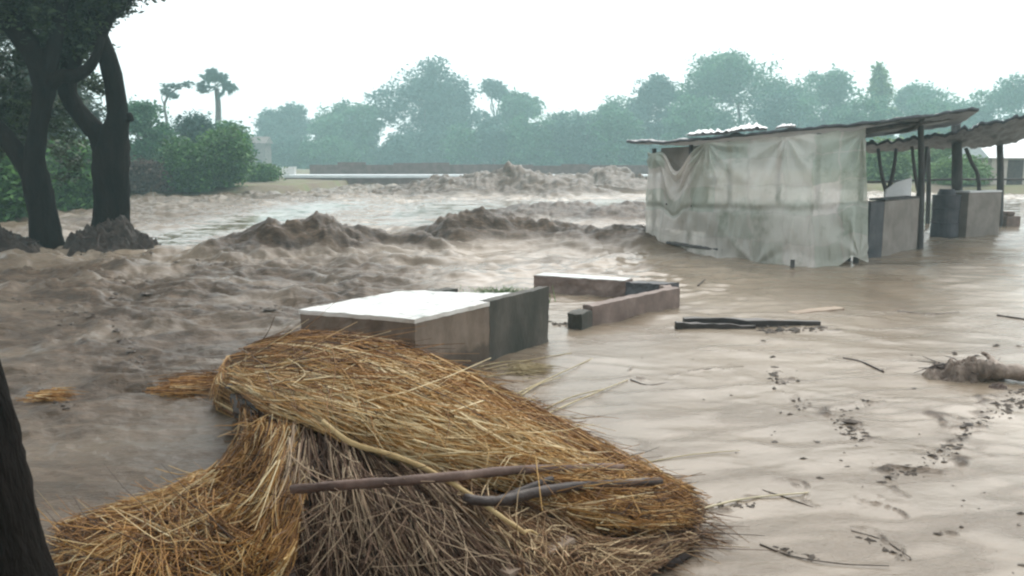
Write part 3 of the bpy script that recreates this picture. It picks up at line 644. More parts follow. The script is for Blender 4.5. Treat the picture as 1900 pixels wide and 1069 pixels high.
part('thatch_fringe', 'straw_grey', [core(fringe, 50, 60, 0.05, 0.0),
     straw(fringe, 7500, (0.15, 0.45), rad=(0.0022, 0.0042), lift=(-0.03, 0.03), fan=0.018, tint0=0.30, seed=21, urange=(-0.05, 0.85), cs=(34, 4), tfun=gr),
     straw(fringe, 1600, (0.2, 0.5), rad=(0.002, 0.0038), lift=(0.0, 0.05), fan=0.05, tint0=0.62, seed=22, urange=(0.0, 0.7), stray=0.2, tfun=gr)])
tail = Patch(px_grid([
    [(800, 880, .44), (900, 915, .36), (1000, 955, .285), (1120, 1000, .18), (1220, 1000, .10), (1305, 980, .02)],
    [(830, 930, .40), (920, 965, .32), (1010, 1000, .24), (1110, 1030, .15), (1200, 1032, .08), (1285, 1010, .0)],
    [(880, 990, .31), (960, 1020, .25), (1030, 1045, .19), (1105, 1065, .12), (1180, 1065, .05), (1240, 1040, -.02)],
    [(940, 1060, .22), (1000, 1085, .17), (1050, 1100, .12), (1100, 1105, .07), (1150, 1105, .02), (1200, 1075, -.04)],
    [(1000, 1160, .05), (1040, 1170, .03), (1080, 1170, .01), (1110, 1160, -.02), (1150, 1140, -.04), (1180, 1110, -.06)]]))
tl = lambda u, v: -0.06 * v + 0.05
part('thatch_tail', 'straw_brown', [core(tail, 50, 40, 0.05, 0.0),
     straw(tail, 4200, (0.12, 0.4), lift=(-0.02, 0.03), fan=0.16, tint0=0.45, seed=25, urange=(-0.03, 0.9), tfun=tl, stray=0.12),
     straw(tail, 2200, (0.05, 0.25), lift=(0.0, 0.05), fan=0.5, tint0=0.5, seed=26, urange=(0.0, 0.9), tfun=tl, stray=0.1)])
wing = Patch(px_grid([
    [(440, 722, .14), (452, 790, .08), (408, 872, .03), (320, 928, .0), (200, 965, -.02), (90, 1000, -.04)],
    [(475, 768, .48), (458, 830, .36), (410, 893, .24), (320, 935, .14), (200, 972, .08), (90, 1005, .0)],
    [(500, 775, .52), (490, 850, .42), (440, 920, .30), (350, 965, .20), (230, 1005, .14), (90, 1050, .02)],
    [(530, 785, .54), (515, 870, .46), (470, 960, .34), (385, 1010, .25), (260, 1055, .18), (110, 1110, .05)],
    [(560, 795, .53), (540, 890, .45), (505, 1000, .34), (430, 1065, .25), (310, 1120, .18), (140, 1180, .04)],
    [(570, 810, .48), (560, 920, .40), (545, 1040, .30), (490, 1120, .20), (380, 1180, .12), (230, 1240, .0)]]))
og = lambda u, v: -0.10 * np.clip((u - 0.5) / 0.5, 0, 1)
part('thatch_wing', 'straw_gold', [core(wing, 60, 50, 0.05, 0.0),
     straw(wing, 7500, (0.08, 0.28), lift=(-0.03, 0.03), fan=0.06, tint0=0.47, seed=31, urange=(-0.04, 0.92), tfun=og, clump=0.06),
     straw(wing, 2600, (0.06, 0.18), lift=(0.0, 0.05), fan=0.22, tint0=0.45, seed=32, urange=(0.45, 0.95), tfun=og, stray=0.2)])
cb = [np.array(slope.at(np.array([a]), np.array([0.0]))[0]) for a in np.linspace(0, 1, 7)]
bk = [np.array([p[0] + 0.10, p[1] + 0.28, p[2] * 0.62]) for p in cb]; bw = [np.array([p[0] + 0.16, p[1] + 0.5, -0.05]) for p in cb]
lf = [np.array(slope.at(np.array([0.0]), np.array([a]))[0]) for a in np.linspace(0, 1, 5)]
lm = [np.array([p[0] - 0.05, p[1] + 0.02, p[2] * 0.5]) for p in lf]; lw = [np.array([p[0] - 0.08, p[1] + 0.03, -0.06]) for p in lf]
back = Patch(np.array([cb, bk, bw])); side = Patch(np.array([lf, lm, lw]))
part('thatch_back', 'straw_gold', [core(back, 40, 20, 0.02), core(side, 20, 20, 0.02),
     straw(back, 2600, (0.1, 0.3), lift=(-0.02, 0.02), fan=0.06, tint0=0.38, seed=41, urange=(-0.02, 0.9)),
     straw(side, 2600, (0.1, 0.5), lift=(-0.02, 0.05), fan=0.25, tint0=0.42, seed=42, urange=(-0.05, 0.9))])

# sticks lying on the thatch
_vv, _uu = np.meshgrid(np.linspace(0, 1, 160), np.linspace(0, 1, 160))
TOP = np.concatenate([p.at(_uu, _vv).reshape(-1, 3) for p in (slope, fringe, tail, wing)])
def on_heap(px, py, lift):              # where the sight line of a photo point meets the straw
    d = ray(px, py); d = d / np.linalg.norm(d); r_ = TOP - [0, 0, CH]; t = r_ @ d
    off = np.linalg.norm(r_ - t[:, None] * d, axis=1); ok = off < 0.03
    t_ = np.median(np.sort(t[ok])[:6]) if ok.any() else None
    return (d, t_ - lift if t_ is not None else None)
def rest(pts, lift):
    h = [on_heap(a, b_, lift) for a, b_ in pts]; k = np.arange(len(h)); ok = np.array([t is not None for _, t in h])
    tt_ = np.array([t for _, t in h if t is not None], float); c_ = np.polyfit(k[ok], tt_, 2)
    c_[-1] -= max(0.0, np.max(np.polyval(c_, k[ok]) - tt_))
    return np.array([[0, 0, CH] + d * np.polyval(c_, i_) for i_, (d, _) in zip(k, h)])
def stick(name, label, cat, pts, mat, rpx, group=None, n=30, sides=9, wob=0.10, branches=(), lift=0.10):
    w3 = rest([q_[:2] for q_ in pts], lift)
    p = np.concatenate([w3, (np.array(rpx) / F * np.linalg.norm(w3 - [0, 0, CH], axis=1))[:, None]], 1)
    q = smooth_path(p, n); c = q[:, :3].mean(0)
    mb = MB(); mb.tube(q[:, :3], q[:, 3] * (1 + 0.07 * np.sin(np.arange(n) * 1.9)), sides, rough=wob)
    for bp_, br in branches:
        w3 = rest([q_[:2] for q_ in bp_], lift + .01)
        w = smooth_path(np.concatenate([w3, (np.array(br) / F * np.linalg.norm(w3, axis=1))[:, None]], 1), 12); mb.tube(w[:, :3], w[:, 3], sides, rough=wob)
    o = mb.build(name, M[mat], None, c, smooth=True); o.location = tuple(c)
    return tag(o, label, cat, group)
GP = 'branches lying on the thatch'
stick('branch', 'long brown straight branch lying across the thatch, upper of the two', 'branch',
      [(540, 908, .50), (640, 900, .535), (740, 893, .53), (850, 883, .50), (960, 872, .44), (1060, 869, .375), (1155, 866, .30)], 'wood_brown', [8, 9, 9, 9, 8, 8, 6], GP)
stick('branch', 'darker forked branch below the long straight one, tip over the water', 'branch',
      [(862, 926, .47), (920, 930, .44), (985, 916, .40), (1060, 903, .355), (1140, 898, .30), (1226, 893, .25)], 'wood_dark', [9, 10, 10, 9, 8, 7], GP,
      branches=[([(935, 925, .44), (975, 908, .425), (1025, 888, .40)], [8, 8, 6])])
stick('branch', 'pale yellow bent stick running down the slope under the two branches', 'branch',
      [(598, 782, .66), (652, 822, .64), (720, 842, .6), (790, 870, .56), (860, 910, .5), (920, 952, .44), (975, 990, .37)], 'wood_pale', [4, 5, 5, 5, 4.5, 4.5, 4], GP,
      branches=[([(970, 988, .37), (985, 985, .38), (998, 992, .36)], [4, 3, 2])])
mb = MB(); a, c = rest([(935, 1066), (995, 1033), (1058, 1000)], .05)[[0, 2]]
d = (c - a) / np.linalg.norm(c - a); n_ = np.cross(d, (0, 0, 1.0)); n_ /= np.linalg.norm(n_); w_, h_ = 0.026, 0.010
rg = lambda o_: [o_ - n_ * w_ - [0, 0, h_], o_ + n_ * w_ - [0, 0, h_], o_ + n_ * w_ + [0, 0, h_], o_ - n_ * w_ + [0, 0, h_]]
mb.prism(rg(a), rg(c)); o = mb.build('board', M['wood_board'], None, (a + c) / 2, bevel=0.003); o.location = tuple((a + c) / 2)
tag(o, 'short split board poking out of the thatch at the bottom of the heap', 'board')

# ------------------------------------------------------------------ concrete block
m, n, b, o = new_mat('wet_concrete')
c = ramp(n, tnoise(n, 2.5, 8, 0.65), [(0.3, (0.12, 0.086, 0.062)), (0.55, (0.20, 0.15, 0.113)), (0.75, (0.27, 0.215, 0.17))])
def stained(n, c, b, hz, lowc=0.45):
    # a ragged line up to which the flood has wetted the wall, and runs of dirt from the top
    tc = n.nodes.new('ShaderNodeTexCoord'); sp_ = n.nodes.new('ShaderNodeSeparateXYZ'); n.links.new(tc.outputs['Object'], sp_.inputs[0])
    ad = n.nodes.new('ShaderNodeMath'); ad.operation = 'MULTIPLY_ADD'; ad.inputs[1].default_value = 0.22; n.links.new(tnoise(n, 6, 5, 0.6), ad.inputs[0]); n.links.new(sp_.outputs[2], ad.inputs[2])
    k1 = ramp(n, ad.outputs[0], [(hz, (lowc, lowc * .96, lowc * .9)), (hz + .05, (1, 1, 1))])
    k2 = ramp(n, tnoise(n, 7, 5, 0.65, (1, 1, 0.22)), [(0.36, (0.74, 0.72, 0.68)), (0.6, (1, 1, 1))])
    for k in (k1, k2):
        mu = n.nodes.new('ShaderNodeMix'); mu.data_type = 'RGBA'; mu.blend_type = 'MULTIPLY'; mu.inputs[0].default_value = 1
        n.links.new(c, mu.inputs[6]); n.links.new(k, mu.inputs[7]); c = mu.outputs[2]
    n.links.new(c, b.inputs['Base Color'])
stained(n, c, b, 0.25); b.inputs['Roughness'].default_value = 0.6; bump(n, b, tnoise(n, 30, 6, 0.7), 0.35, 0.01); M['concrete'] = m
m, n, b, o = new_mat('wet_screed')
c = ramp(n, tnoise(n, 3, 6, 0.65), [(0.25, (0.30, 0.27, 0.235)), (0.42, (0.56, 0.53, 0.49)), (0.7, (0.72, 0.70, 0.67))])  # near-white colour carries the sky reflected in the wet top
n.links.new(c, b.inputs['Base Color']); b.inputs['Roughness'].default_value = 0.12; b.inputs['Specular IOR Level'].default_value = 0.8
bump(n, b, tnoise(n, 5, 4, 0.5), 0.1, 0.01); M['wet_top'] = m
M['damp'] = surf('damp_mossy_concrete', [(0.3, (0.028, 0.031, 0.024)), (0.5, (0.06, 0.056, 0.046)), (0.72, (0.12, 0.105, 0.088))], 3, 0.7, 0.5, 0.01, (1, 1, 0.5), 25, 0.4, 9)
cl_tex = bpy.data.textures.new('wear', 'CLOUDS'); cl_tex.noise_scale = 0.11; cl_tex.noise_depth = 4
def worn(o, amp=0.02, lv=5):
    o.modifiers.clear()
    sb = o.modifiers.new('cut', 'SUBSURF'); sb.subdivision_type = 'SIMPLE'; sb.levels = lv; sb.render_levels = lv
    d_ = o.modifiers.new('wear', 'DISPLACE'); d_.texture = cl_tex; d_.strength = amp; d_.mid_level = 0.5; d_.texture_coords = 'LOCAL'; d_.direction = 'RGB_TO_XYZ'
    return o
H1 = 0.52
pA = P(557, 574, H1); pB = P(770, 592, H1); pC = P(1018, 535, H1)
u1 = pC - pB; u2 = pA - pB
pD = pA + u1 * 0.99
pE = pB + u1 * 0.50        # where the damp part begins
pG = pA + u1 * 0.64
oc = (pB * [1, 1, 0])
blk = empty('concrete_tank', oc, 'low concrete tank with bright wet top and dark damp right end behind the thatch', 'concrete tank')
mb = MB(); mb.prism([(*pB[:2], -.5), (*pE[:2], -.5), (*(pE + u2)[:2], -.5), (*pA[:2], -.5)], [(*pB[:2], H1 - .03), (*pE[:2], H1 - .03), (*(pE + u2)[:2], H1 - .03), (*pA[:2], H1 - .03)])
worn(mb.build('body', M['concrete'], blk, oc))
e1 = u1 / np.linalg.norm(u1); e2 = u2 / np.linalg.norm(u2)
mb = MB(); q = [pB - e1 * .006 - e2 * .006, pB + u1 * 0.66 - e2 * .006 + e2 * 0.12, pB + u1 * 0.66 + u2 + e2 * .006, pA - e1 * .006 + e2 * .006]
q = [pB - e1 * .006 - e2 * .006, pE - e2 * .006, pE + e2 * .10, pB + u1 * 0.80 + e2 * 0.10, pB + u1 * 0.70 + u2 * 0.55, pB + u1 * 0.66 + u2 * 1.0 + e2 * .006, pA - e1 * .006 + e2 * .006]
mb.prism([(*a[:2], H1 - .034) for a in q], [(*a[:2], H1 + (0 if k else 0)) for k, a in enumerate(q)])
worn(mb.build('top_slab', M['wet_top'], blk, oc), 0.018)
mb = MB()
mb.wall(pE + e1 * .002, pC, 0.10, -.5, H1 + .005, H1 + .012)
mb.wall(pC + e2 * .10, pC + u2 * 0.98, 0.10, -.5, H1 - .06, H1 - .10)
mb.wall(pC + u2 * .98, pE + u2 * 0.98, 0.10, -.5, H1 - .05, H1 - .035)
worn(mb.build('damp_wall', M['damp'], blk, oc), 0.03)
mb = MB(); mb.prism([(*(pE + e2 * .11)[:2], -.5), (*(pC + e2 * .11 - e1 * .11)[:2], -.5), (*(pC + u2 * .97 - e1 * .11)[:2], -.5), (*(pE + u2 * .97)[:2], -.5)],
                    [(*(pE + e2 * .11)[:2], H1 - .2), (*(pC + e2 * .11 - e1 * .11)[:2], H1 - .2), (*(pC + u2 * .97 - e1 * .11)[:2], H1 - .2), (*(pE + u2 * .97)[:2], H1 - .2)])
mb.build('fill', M['mound'], blk, oc)
# tuft of green weeds in the tank's open end
tp = P(930, 545, H1 - .1); gt = np.random.default_rng(3)
k = 420; bs = tp + np.stack([gt.normal(size=k) * 0.16, gt.normal(size=k) * 0.06, np.full(k, -0.08)], -1)
dr = np.stack([gt.normal(size=k) * 0.05, gt.normal(size=k) * 0.05, gt.uniform(0.08, 0.19, k)], -1)
s_ = np.linspace(0, 1, 4)[None, :, None]
pts = bs[:, None] + dr[:, None] * s_ + np.array([0, 0, -0.04]) * s_ ** 2 + (gt.normal(size=(k, 1, 3)) * [0.05, 0.05, 0]) * s_ ** 2
V, Fq, T = strand_mesh(pts, np.full(k, 0.006), gt.uniform(0.3, 1, k))
tag(link('weed_tuft', mesh_np('weed_tuft', V - tp, Fq, T), M['leaf_light'], None, tuple(tp)), 'tuft of pale green weeds in the open far end of the concrete tank', 'weeds')

# ------------------------------------------------------------------ low foundation walls
M['found'] = surf('muddy_plaster', [(0.3, (0.11, 0.078, 0.064)), (0.55, (0.19, 0.14, 0.118)), (0.75, (0.28, 0.22, 0.19))], 4, 0.65, 0.4, 0.01, None, 30)
M['found_dark'] = surf('dark_damp_block', [(0.3, (0.03, 0.032, 0.038)), (0.7, (0.085, 0.085, 0.09))], 4, 0.6, 0.4, 0.01, None, 30)  # plain dark blue-grey for the darker wall faces
HW = 0.21
f1 = P(990, 511, HW); f2 = P(1160, 522, HW); f3 = P(1238, 529, HW + .02); f4 = P(1262, 537, HW); f5 = P(1080, 577, HW); f6 = P(1100, 570, HW)
of = (f1 + f4) / 2 * [1, 1, 0]
fw = empty('foundation_wall', of, 'low U-shaped foundation wall of a washed out room right of the concrete tank', 'foundation wall')
mb = MB(); mb.wall(f1, f2, 0.30, -.5, HW, HW); worn(mb.build('back_wall', M['found'], fw, of), 0.03)
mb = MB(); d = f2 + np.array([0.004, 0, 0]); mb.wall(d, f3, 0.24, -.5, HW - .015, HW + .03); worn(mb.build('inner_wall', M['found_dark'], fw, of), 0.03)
mb = MB(); mb.wall(f6, f4, 0.13, -.5, HW + .01, HW + .02); mb.wall(f4, f3 + np.array([.03, 0.05, 0]), 0.13, -.5, HW + .012, HW + .016); worn(mb.build('front_wall', M['found'], fw, of), 0.03)
mb = MB(); mb.wall(f5 - np.array([0.0, 0, 0]), f6 - (f4 - f6) * 0.004, 0.16, -.5, HW - .03); worn(mb.build('broken_end', M['damp'], fw, of), 0.04)
mb = MB(); a = (f1 + f2) / 2; 
d12 = (f2 - f1) / np.linalg.norm(f2 - f1); n12 = np.array([-d12[1], d12[0], 0])
q = [f1 + n12 * .01 + d12 * .02, f2 + n12 * .01 - d12 * .02, f2 + n12 * .29 - d12 * .02, f1 + n12 * .29 + d12 * .02]
mb.prism([(*p[:2], HW - .01) for p in q], [(*p[:2], HW + .006) for p in q]); mb.build('coping', M['wet_top'], fw, of)  # thin cap giving the wall top the same sky-white colour

# ------------------------------------------------------------------ shelters
m, n, b, o = new_mat('clear_plastic')
tc = n.nodes.new('ShaderNodeTexCoord'); br = n.nodes.new('ShaderNodeTexBrick')
mp = n.nodes.new('ShaderNodeMapping'); n.links.new(tc.outputs['UV'], mp.inputs[0])
br.inputs['Color1'].default_value = (0.96, 0.91, 0.88, 1); br.inputs['Color2'].default_value = (0.58, 0.63, 0.56, 1); br.inputs['Mortar'].default_value = (0.74, 0.72, 0.68, 1)
br.inputs['Scale'].default_value = 1.0; br.inputs['Mortar Size'].default_value = 0.008; br.inputs['Mortar Smooth'].default_value = 1.0; br.inputs['Bias'].default_value = 0.1
br.inputs['Brick Width'].default_value = 0.13; br.inputs['Row Height'].default_value = 0.22; br.offset = 0.0
wn = tnoise(n, 3.0, 3, 0.5); wa = n.nodes.new('ShaderNodeVectorMath'); wa.operation = 'SCALE'; wa.inputs['Scale'].default_value = 0.07
wc = n.nodes.new('ShaderNodeCombineXYZ'); n.links.new(wn, wc.inputs[0]); n.links.new(wn, wc.inputs[1]); n.links.new(wc.outputs[0], wa.inputs[0])
wd = n.nodes.new('ShaderNodeVectorMath'); n.links.new(mp.outputs[0], wd.inputs[0]); n.links.new(wa.outputs[0], wd.inputs[1]); n.links.new(wd.outputs[0], br.inputs['Vector'])
st_ = ramp(n, tnoise(n, 1.6, 7, 0.68), [(0.33, (0.58, 0.61, 0.54)), (0.46, (0.93, 0.92, 0.88)), (0.7, (1.0, 0.98, 0.96))])
mu = n.nodes.new('ShaderNodeMix'); mu.data_type = 'RGBA'; mu.blend_type = 'MULTIPLY'; mu.inputs[0].default_value = 1
n.links.new(br.outputs[0], mu.inputs[6]); n.links.new(st_, mu.inputs[7]); n.links.new(mu.outputs[2], b.inputs['Base Color'])
b.inputs['Roughness'].default_value = 0.2; bump(n, b, tnoise(n, 9, 5, 0.6, (1, 1, 0.5)), 0.5, 0.03)
tr = n.nodes.new('ShaderNodeBsdfTranslucent'); n.links.new(mu.outputs[2], tr.inputs[0])
tp_ = n.nodes.new('ShaderNodeBsdfTransparent'); x1 = n.nodes.new('ShaderNodeMixShader'); x2 = n.nodes.new('ShaderNodeMixShader')
x1.inputs[0].default_value = 0.50; x2.inputs[0].default_value = 0.16
n.links.new(b.outputs[0], x1.inputs[1]); n.links.new(tr.outputs[0], x1.inputs[2]); n.links.new(x1.outputs[0], x2.inputs[1]); n.links.new(tp_.outputs[0], x2.inputs[2]); n.links.new(x2.outputs[0], o.inputs[0])
M['plastic'] = m
M['roof'] = surf('grey_roof_sheet', [(0.3, (0.022, 0.026, 0.032)), (0.55, (0.05, 0.056, 0.064)), (0.78, (0.16, 0.17, 0.18))], 2, 0.35, 0.5, 0.02, None, 8, 0.5)
M['roof2'] = surf('dark_roof_sheet', [(0.3, (0.016, 0.019, 0.025)), (0.7, (0.042, 0.048, 0.058))], 1.5, 0.5, 0.6, 0.03, None, 5, 0.4)
M['poly'] = surf('crumpled_white_sheet', [(0.3, (0.45, 0.47, 0.48)), (0.7, (0.78, 0.79, 0.80))], 4, 0.25, 0.6, 0.03, None, 12, 0.5)
M['counter'] = surf('grey_plaster', [(0.3, (0.15, 0.13, 0.112)), (0.55, (0.23, 0.205, 0.18)), (0.75, (0.31, 0.28, 0.25))], 2, 0.8, 0.3, 0.01, None, 20)
M['dark_paint'] = surf('dark_metal_drum', [(0.3, (0.025, 0.026, 0.032)), (0.7, (0.07, 0.07, 0.08))], 4, 0.5, 0.3, 0.01)
M['white'] = surf('white_paint', [(0.3, (0.62, 0.63, 0.62)), (0.7, (0.78, 0.79, 0.79))], 2, 0.5, 0)

top_px = [(1203, 274, 17.0), (1262, 268, 16.3), (1325, 262, 15.6), (1400, 255, 15.0), (1480, 248, 14.5), (1545, 242, 14.4), (1606, 237, 14.5)]
bot_px = [(1197, 456, 17.1), (1255, 466, 16.5), (1318, 476, 15.7), (1400, 487, 14.8), (1480, 498, 13.95), (1545, 494, 14.0), (1612, 487, 14.4)]
nt_, ns_ = 110, 220
TP = smooth_path([PY(*p) for p in top_px], ns_); BP = smooth_path([PY(*p) for p in bot_px], ns_)
osh = (TP[110] * [1, 1, 0])
sh = empty('plastic_shelter', osh, 'market shelter walled with patched dirty clear plastic sheet under a sagging grey roof', 'shelter', 'open pole shelters')
ss = np.linspace(0, 1, ns_)[None]; tt = np.linspace(0, 1, nt_)[:, None]
# the loose hem rises and falls
hem = 1 + 0.03 * perlin(ss * 9, ss * 0 + 3.3, 3) + 0.015 - 0.07 * np.exp(-((ss - 0.93) / 0.05) ** 2) - 0.05 * np.exp(-((ss - 0.2) / 0.05) ** 2)
dip = 0.24 * np.exp(-((ss - 0.155) / 0.055) ** 2) + 0.05 * np.exp(-((ss - 0.02) / 0.04) ** 2) + 0.012 * np.abs(np.sin(ss * np.pi * 7))
tq = dip + (hem - dip) * tt
SHP = TP[None] * (1 - tq)[..., None] + BP[None] * tq[..., None]
nrm = np.array([-0.55, -0.83, 0])
fold = 0.02 * np.sign(np.sin(ss * 60 + 4 * perlin(ss * 6, tt * 2, 57))) * np.abs(np.sin(ss * 60 + 4 * perlin(ss * 6, tt * 2, 57))) ** 1.5 * (0.3 + fbm(ss * 5, tt * 3, 2, 58)) + 0.085 * fbm(ss * 9 + 0.6 * tt, tt * 1.2 + 2, 3, 51) * (0.25 + 0.9 * tt) + 0.03 * fbm(ss * 34 + 2 * tt, tt * 3, 3, 52) * (0.35 + tt)
diag = np.abs(perlin(ss * 11 - tt * 3.4, ss * 1.5 + tt * 1.0, 55)); fold = fold + 0.10 * (0.3 - diag) * np.exp(-((ss - 0.22) / 0.22) ** 2)
diag2 = np.abs(perlin(ss * 9 + tt * 3.0, ss * 1.5, 56)); fold = fold + 0.08 * (0.3 - diag2) * np.exp(-((ss - 0.9) / 0.18) ** 2) * tt
fold = fold - 0.10 * np.exp(-((tt - 0.56) / 0.03) ** 2) * 0.4 + 0.10 * np.sin(np.pi * tt) * np.sin(np.pi * ss)   # tied back along the rail
for as_, at_, kk, am in ((0.03, 0, 9, .05), (0.30, 0, 13, .075), (0.62, 0, 10, .05), (0.98, 0.02, 11, .06), (0.96, 1.0, 9, .07), (0.5, 1.0, 7, .05)):   # creases radiating from the ties
    ds, dt = (ss - as_) * 2.6, tt - at_; rr2 = np.hypot(ds, dt); th = np.arctan2(dt, ds)
    wv = np.sin(th * kk + 1.5 * perlin(rr2 * 3, th * 2, int(kk)))
    fold = fold + am * (np.sign(wv) * np.abs(wv) ** 1.3) * np.exp(-rr2 / 0.55) * np.clip(rr2 / 0.15, 0, 1)
SHP = SHP + nrm * fold[..., None]
SHP[..., 2] += -0.02 * np.exp(-(tt / 0.12) ** 2) * np.abs(np.sin(ss * 3.14 * 6))   # sags between its ties
i = np.arange(nt_ * ns_).reshape(nt_, ns_)
Fq = np.stack([i[:-1, :-1], i[:-1, 1:], i[1:, 1:], i[1:, :-1]], -1).reshape(-1, 4)
pm = mesh_np('plastic_sheet', SHP.reshape(-1, 3) - osh, Fq)
uv = pm.uv_layers.new(name='uv'); uvv = np.stack([np.broadcast_to(ss, (nt_, ns_)), np.broadcast_to(1 - tt, (nt_, ns_))], -1).reshape(-1, 2)
li = np.empty(len(pm.loops), np.int32); pm.loops.foreach_get('vertex_index', li); uv.data.foreach_set('uv', uvv[li].astype(np.float32).ravel())
link('plastic_sheet', pm, M['plastic'], sh)
# frame behind the sheet
inn = -nrm * 0.16
for k, s_i in enumerate((3, 45, 85, 128, 165, 214)):
    p = TP[s_i] + inn; mb = MB(); mb.tube([(p[0], p[1], -.4), (p[0] + .03, p[1], 1.0), (p[0], p[1], p[2] - .02)], [0.05, 0.045, 0.04], 8, rough=0.08)
    mb.build('post', M['post'], sh, osh, smooth=True)
for zf in (0.56, 0.93):
    mb = MB(); pts = TP * (1 - zf) + BP * zf; pts = pts * [1, 1, 0] * 0 + np.stack([TP[:, 0] + inn[0] * .6, TP[:, 1] + inn[1] * .6, TP[:, 2] * (1 - zf) + BP[:, 2] * zf], -1)
    mb.tube(pts[::12], 0.035, 7, rough=0.1); mb.build('rail', M['post'], sh, osh, smooth=True)
# a beige board behind the left end and a dark inner wall low down
mb = MB(); a = TP[8] + inn * 1.8; c_ = TP[62] + inn * 1.8; mb.wall(a, c_, 0.03, 0.4, a[2] - .02, c_[2] - .05); mb.build('inner_panel', M['counter'], sh, osh)
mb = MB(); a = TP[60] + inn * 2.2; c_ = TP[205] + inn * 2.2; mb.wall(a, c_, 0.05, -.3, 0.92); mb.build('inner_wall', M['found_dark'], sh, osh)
# short stake through the hem
p = P(1470, 497, 0); mb = MB(); mb.tube([(p[0], p[1], -.3), (p[0], p[1], .13)], 0.035, 7, rough=.1); mb.build('stake', M['post'], sh, osh)

def roof_sheet(name, parent, org, front, back, mat, th=0.05, bumps=0.03, n=140, m_=40, seed=60, corr=0.0):
    Fp = smooth_path(front, n); Bp = smooth_path(back, n)
    t_ = np.linspace(0, 1, m_)[:, None]; s2 = np.linspace(0, 1, n)[None]
    G = Fp[None] * (1 - t_)[..., None] + Bp[None] * t_[..., None]
    dz = bumps * fbm(s2 * 16, t_ * 5, 4, seed) + corr * np.sin(s2 * 230)
    up = G.copy(); up[..., 2] += dz + th * (0.7 + 0.6 * np.abs(perlin(s2 * 22, t_ * 3, seed + 2)))
    dn = G.copy(); dn[..., 2] += dz * 0.8
    fx = 0.05 * perlin(s2 * 30, s2 * 0 + .5, seed + 5); up[0, :, 1] += fx[0]; dn[0, :, 1] += fx[0]
    V = np.concatenate([up.reshape(-1, 3), dn.reshape(-1, 3)]); i = np.arange(n * m_).reshape(m_, n); j = i + n * m_
    q = lambda a: np.stack([a[:-1, :-1], a[:-1, 1:], a[1:, 1:], a[1:, :-1]], -1).reshape(-1, 4)
    def strip(a, c): return np.stack([a[:-1], a[1:], c[1:], c[:-1]], -1)
    Fq = np.concatenate([q(i), q(j)[:, ::-1], strip(j[0], i[0]), strip(i[-1], j[-1]), strip(i[:, 0], j[:, 0]), strip(j[:, -1], i[:, -1])])
    return link(name, mesh_np(name, V - org, Fq), mat, parent)
rf = roof_sheet('roof', sh, osh, [PY(1162, 265, 17.3), PY(1235, 266, 16.5), PY(1330, 258, 15.5), PY(1450, 246, 14.6), PY(1600, 232, 14.3), PY(1720, 217, 14.2), PY(1818, 205, 14.2)],
           [PY(1195, 266, 21.5), PY(1270, 270, 21), PY(1350, 268, 20.5), PY(1450, 262, 20), PY(1600, 256, 19.6), PY(1700, 244, 19.4), PY(1778, 232, 19.2)], M['roof'], 0.06, 0.035)
# crumpled plastic over the roof's front edge
mb_parts = []
for (pa, pb, Yq, h, sd0) in (((1272, 258), (1352, 254), 15.75, 0.10, 1), ((1340, 254), (1424, 246), 15.1, 0.13, 2), ((1440, 244), (1478, 241), 14.7, 0.07, 3)):
    a = PY(*pa, Yq + .1); c_ = PY(*pb, Yq - .2); n1, n2 = 60, 24
    s2 = np.linspace(0, 1, n1)[None]; t2 = np.linspace(0, 1, n2)[:, None]
    G = a + (c_ - a) * s2[..., None] + np.array([0.25, 0.9, 0.0]) * (t2 - .12)[..., None]
    env = np.sin(np.pi * np.clip(s2, 0.02, .98)) ** 0.4 * np.sin(np.pi * np.clip(t2 * .9 + .08, 0, 1)) ** 0.5
    G[..., 2] += 0.055 + env * h * (0.55 + 0.9 * np.abs(perlin(s2 * 6 + sd0 * 7, t2 * 4, 71)) + 0.3 * perlin(s2 * 16, t2 * 9 + sd0, 72))
    ii = np.arange(n1 * n2).reshape(n2, n1)
    mb_parts.append((G.reshape(-1, 3), np.stack([ii[:-1, :-1], ii[:-1, 1:], ii[1:, 1:], ii[1:, :-1]], -1).reshape(-1, 4), np.zeros(n1 * n2)))
V, Fq, T = merge(mb_parts); link('roof_cover', mesh_np('roof_cover', V - osh, Fq, T), M['poly'], rf)
# posts of the open right half
def pole(parent, org, px, ytop, ybase, rpx, mat='post', Y=None, lean=0):
    b_ = P(px, ybase, 0) if Y is None else PY(px, ybase, Y); t_ = PY(px + lean, ytop, b_[1])
    mb = MB(); q = smooth_path([(b_[0], b_[1], -.4), (*(b_ * .5 + t_ * .5)[:2] + [0.015, 0], (b_[2] + t_[2]) / 2), t_], 10)
    mb.tube(q, np.linspace(1.08, 0.9, 10) * rpx / F * b_[1], 9, rough=0.07); return mb.build('post', M[mat], parent, org, smooth=True)
pole(sh, osh, 1708, 222, 462, 6); pole(sh, osh, 1776, 208, 428, 9, lean=-3)
mb = MB(); mb.tube(smooth_path([PY(1606, 243, 14.6), PY(1700, 228, 15.2), PY(1790, 214, 16.5)], 10), 0.045, 8, rough=.08); mb.build('roof_beam', M['post'], sh, osh, smooth=True)
mb = MB(); mb.tube(smooth_path([PY(1640, 246, 19), PY(1690, 240, 17.2), PY(1712, 220, 14.4)], 8), 0.04, 8, rough=.08); mb.build('roof_beam', M['post'], sh, osh, smooth=True)
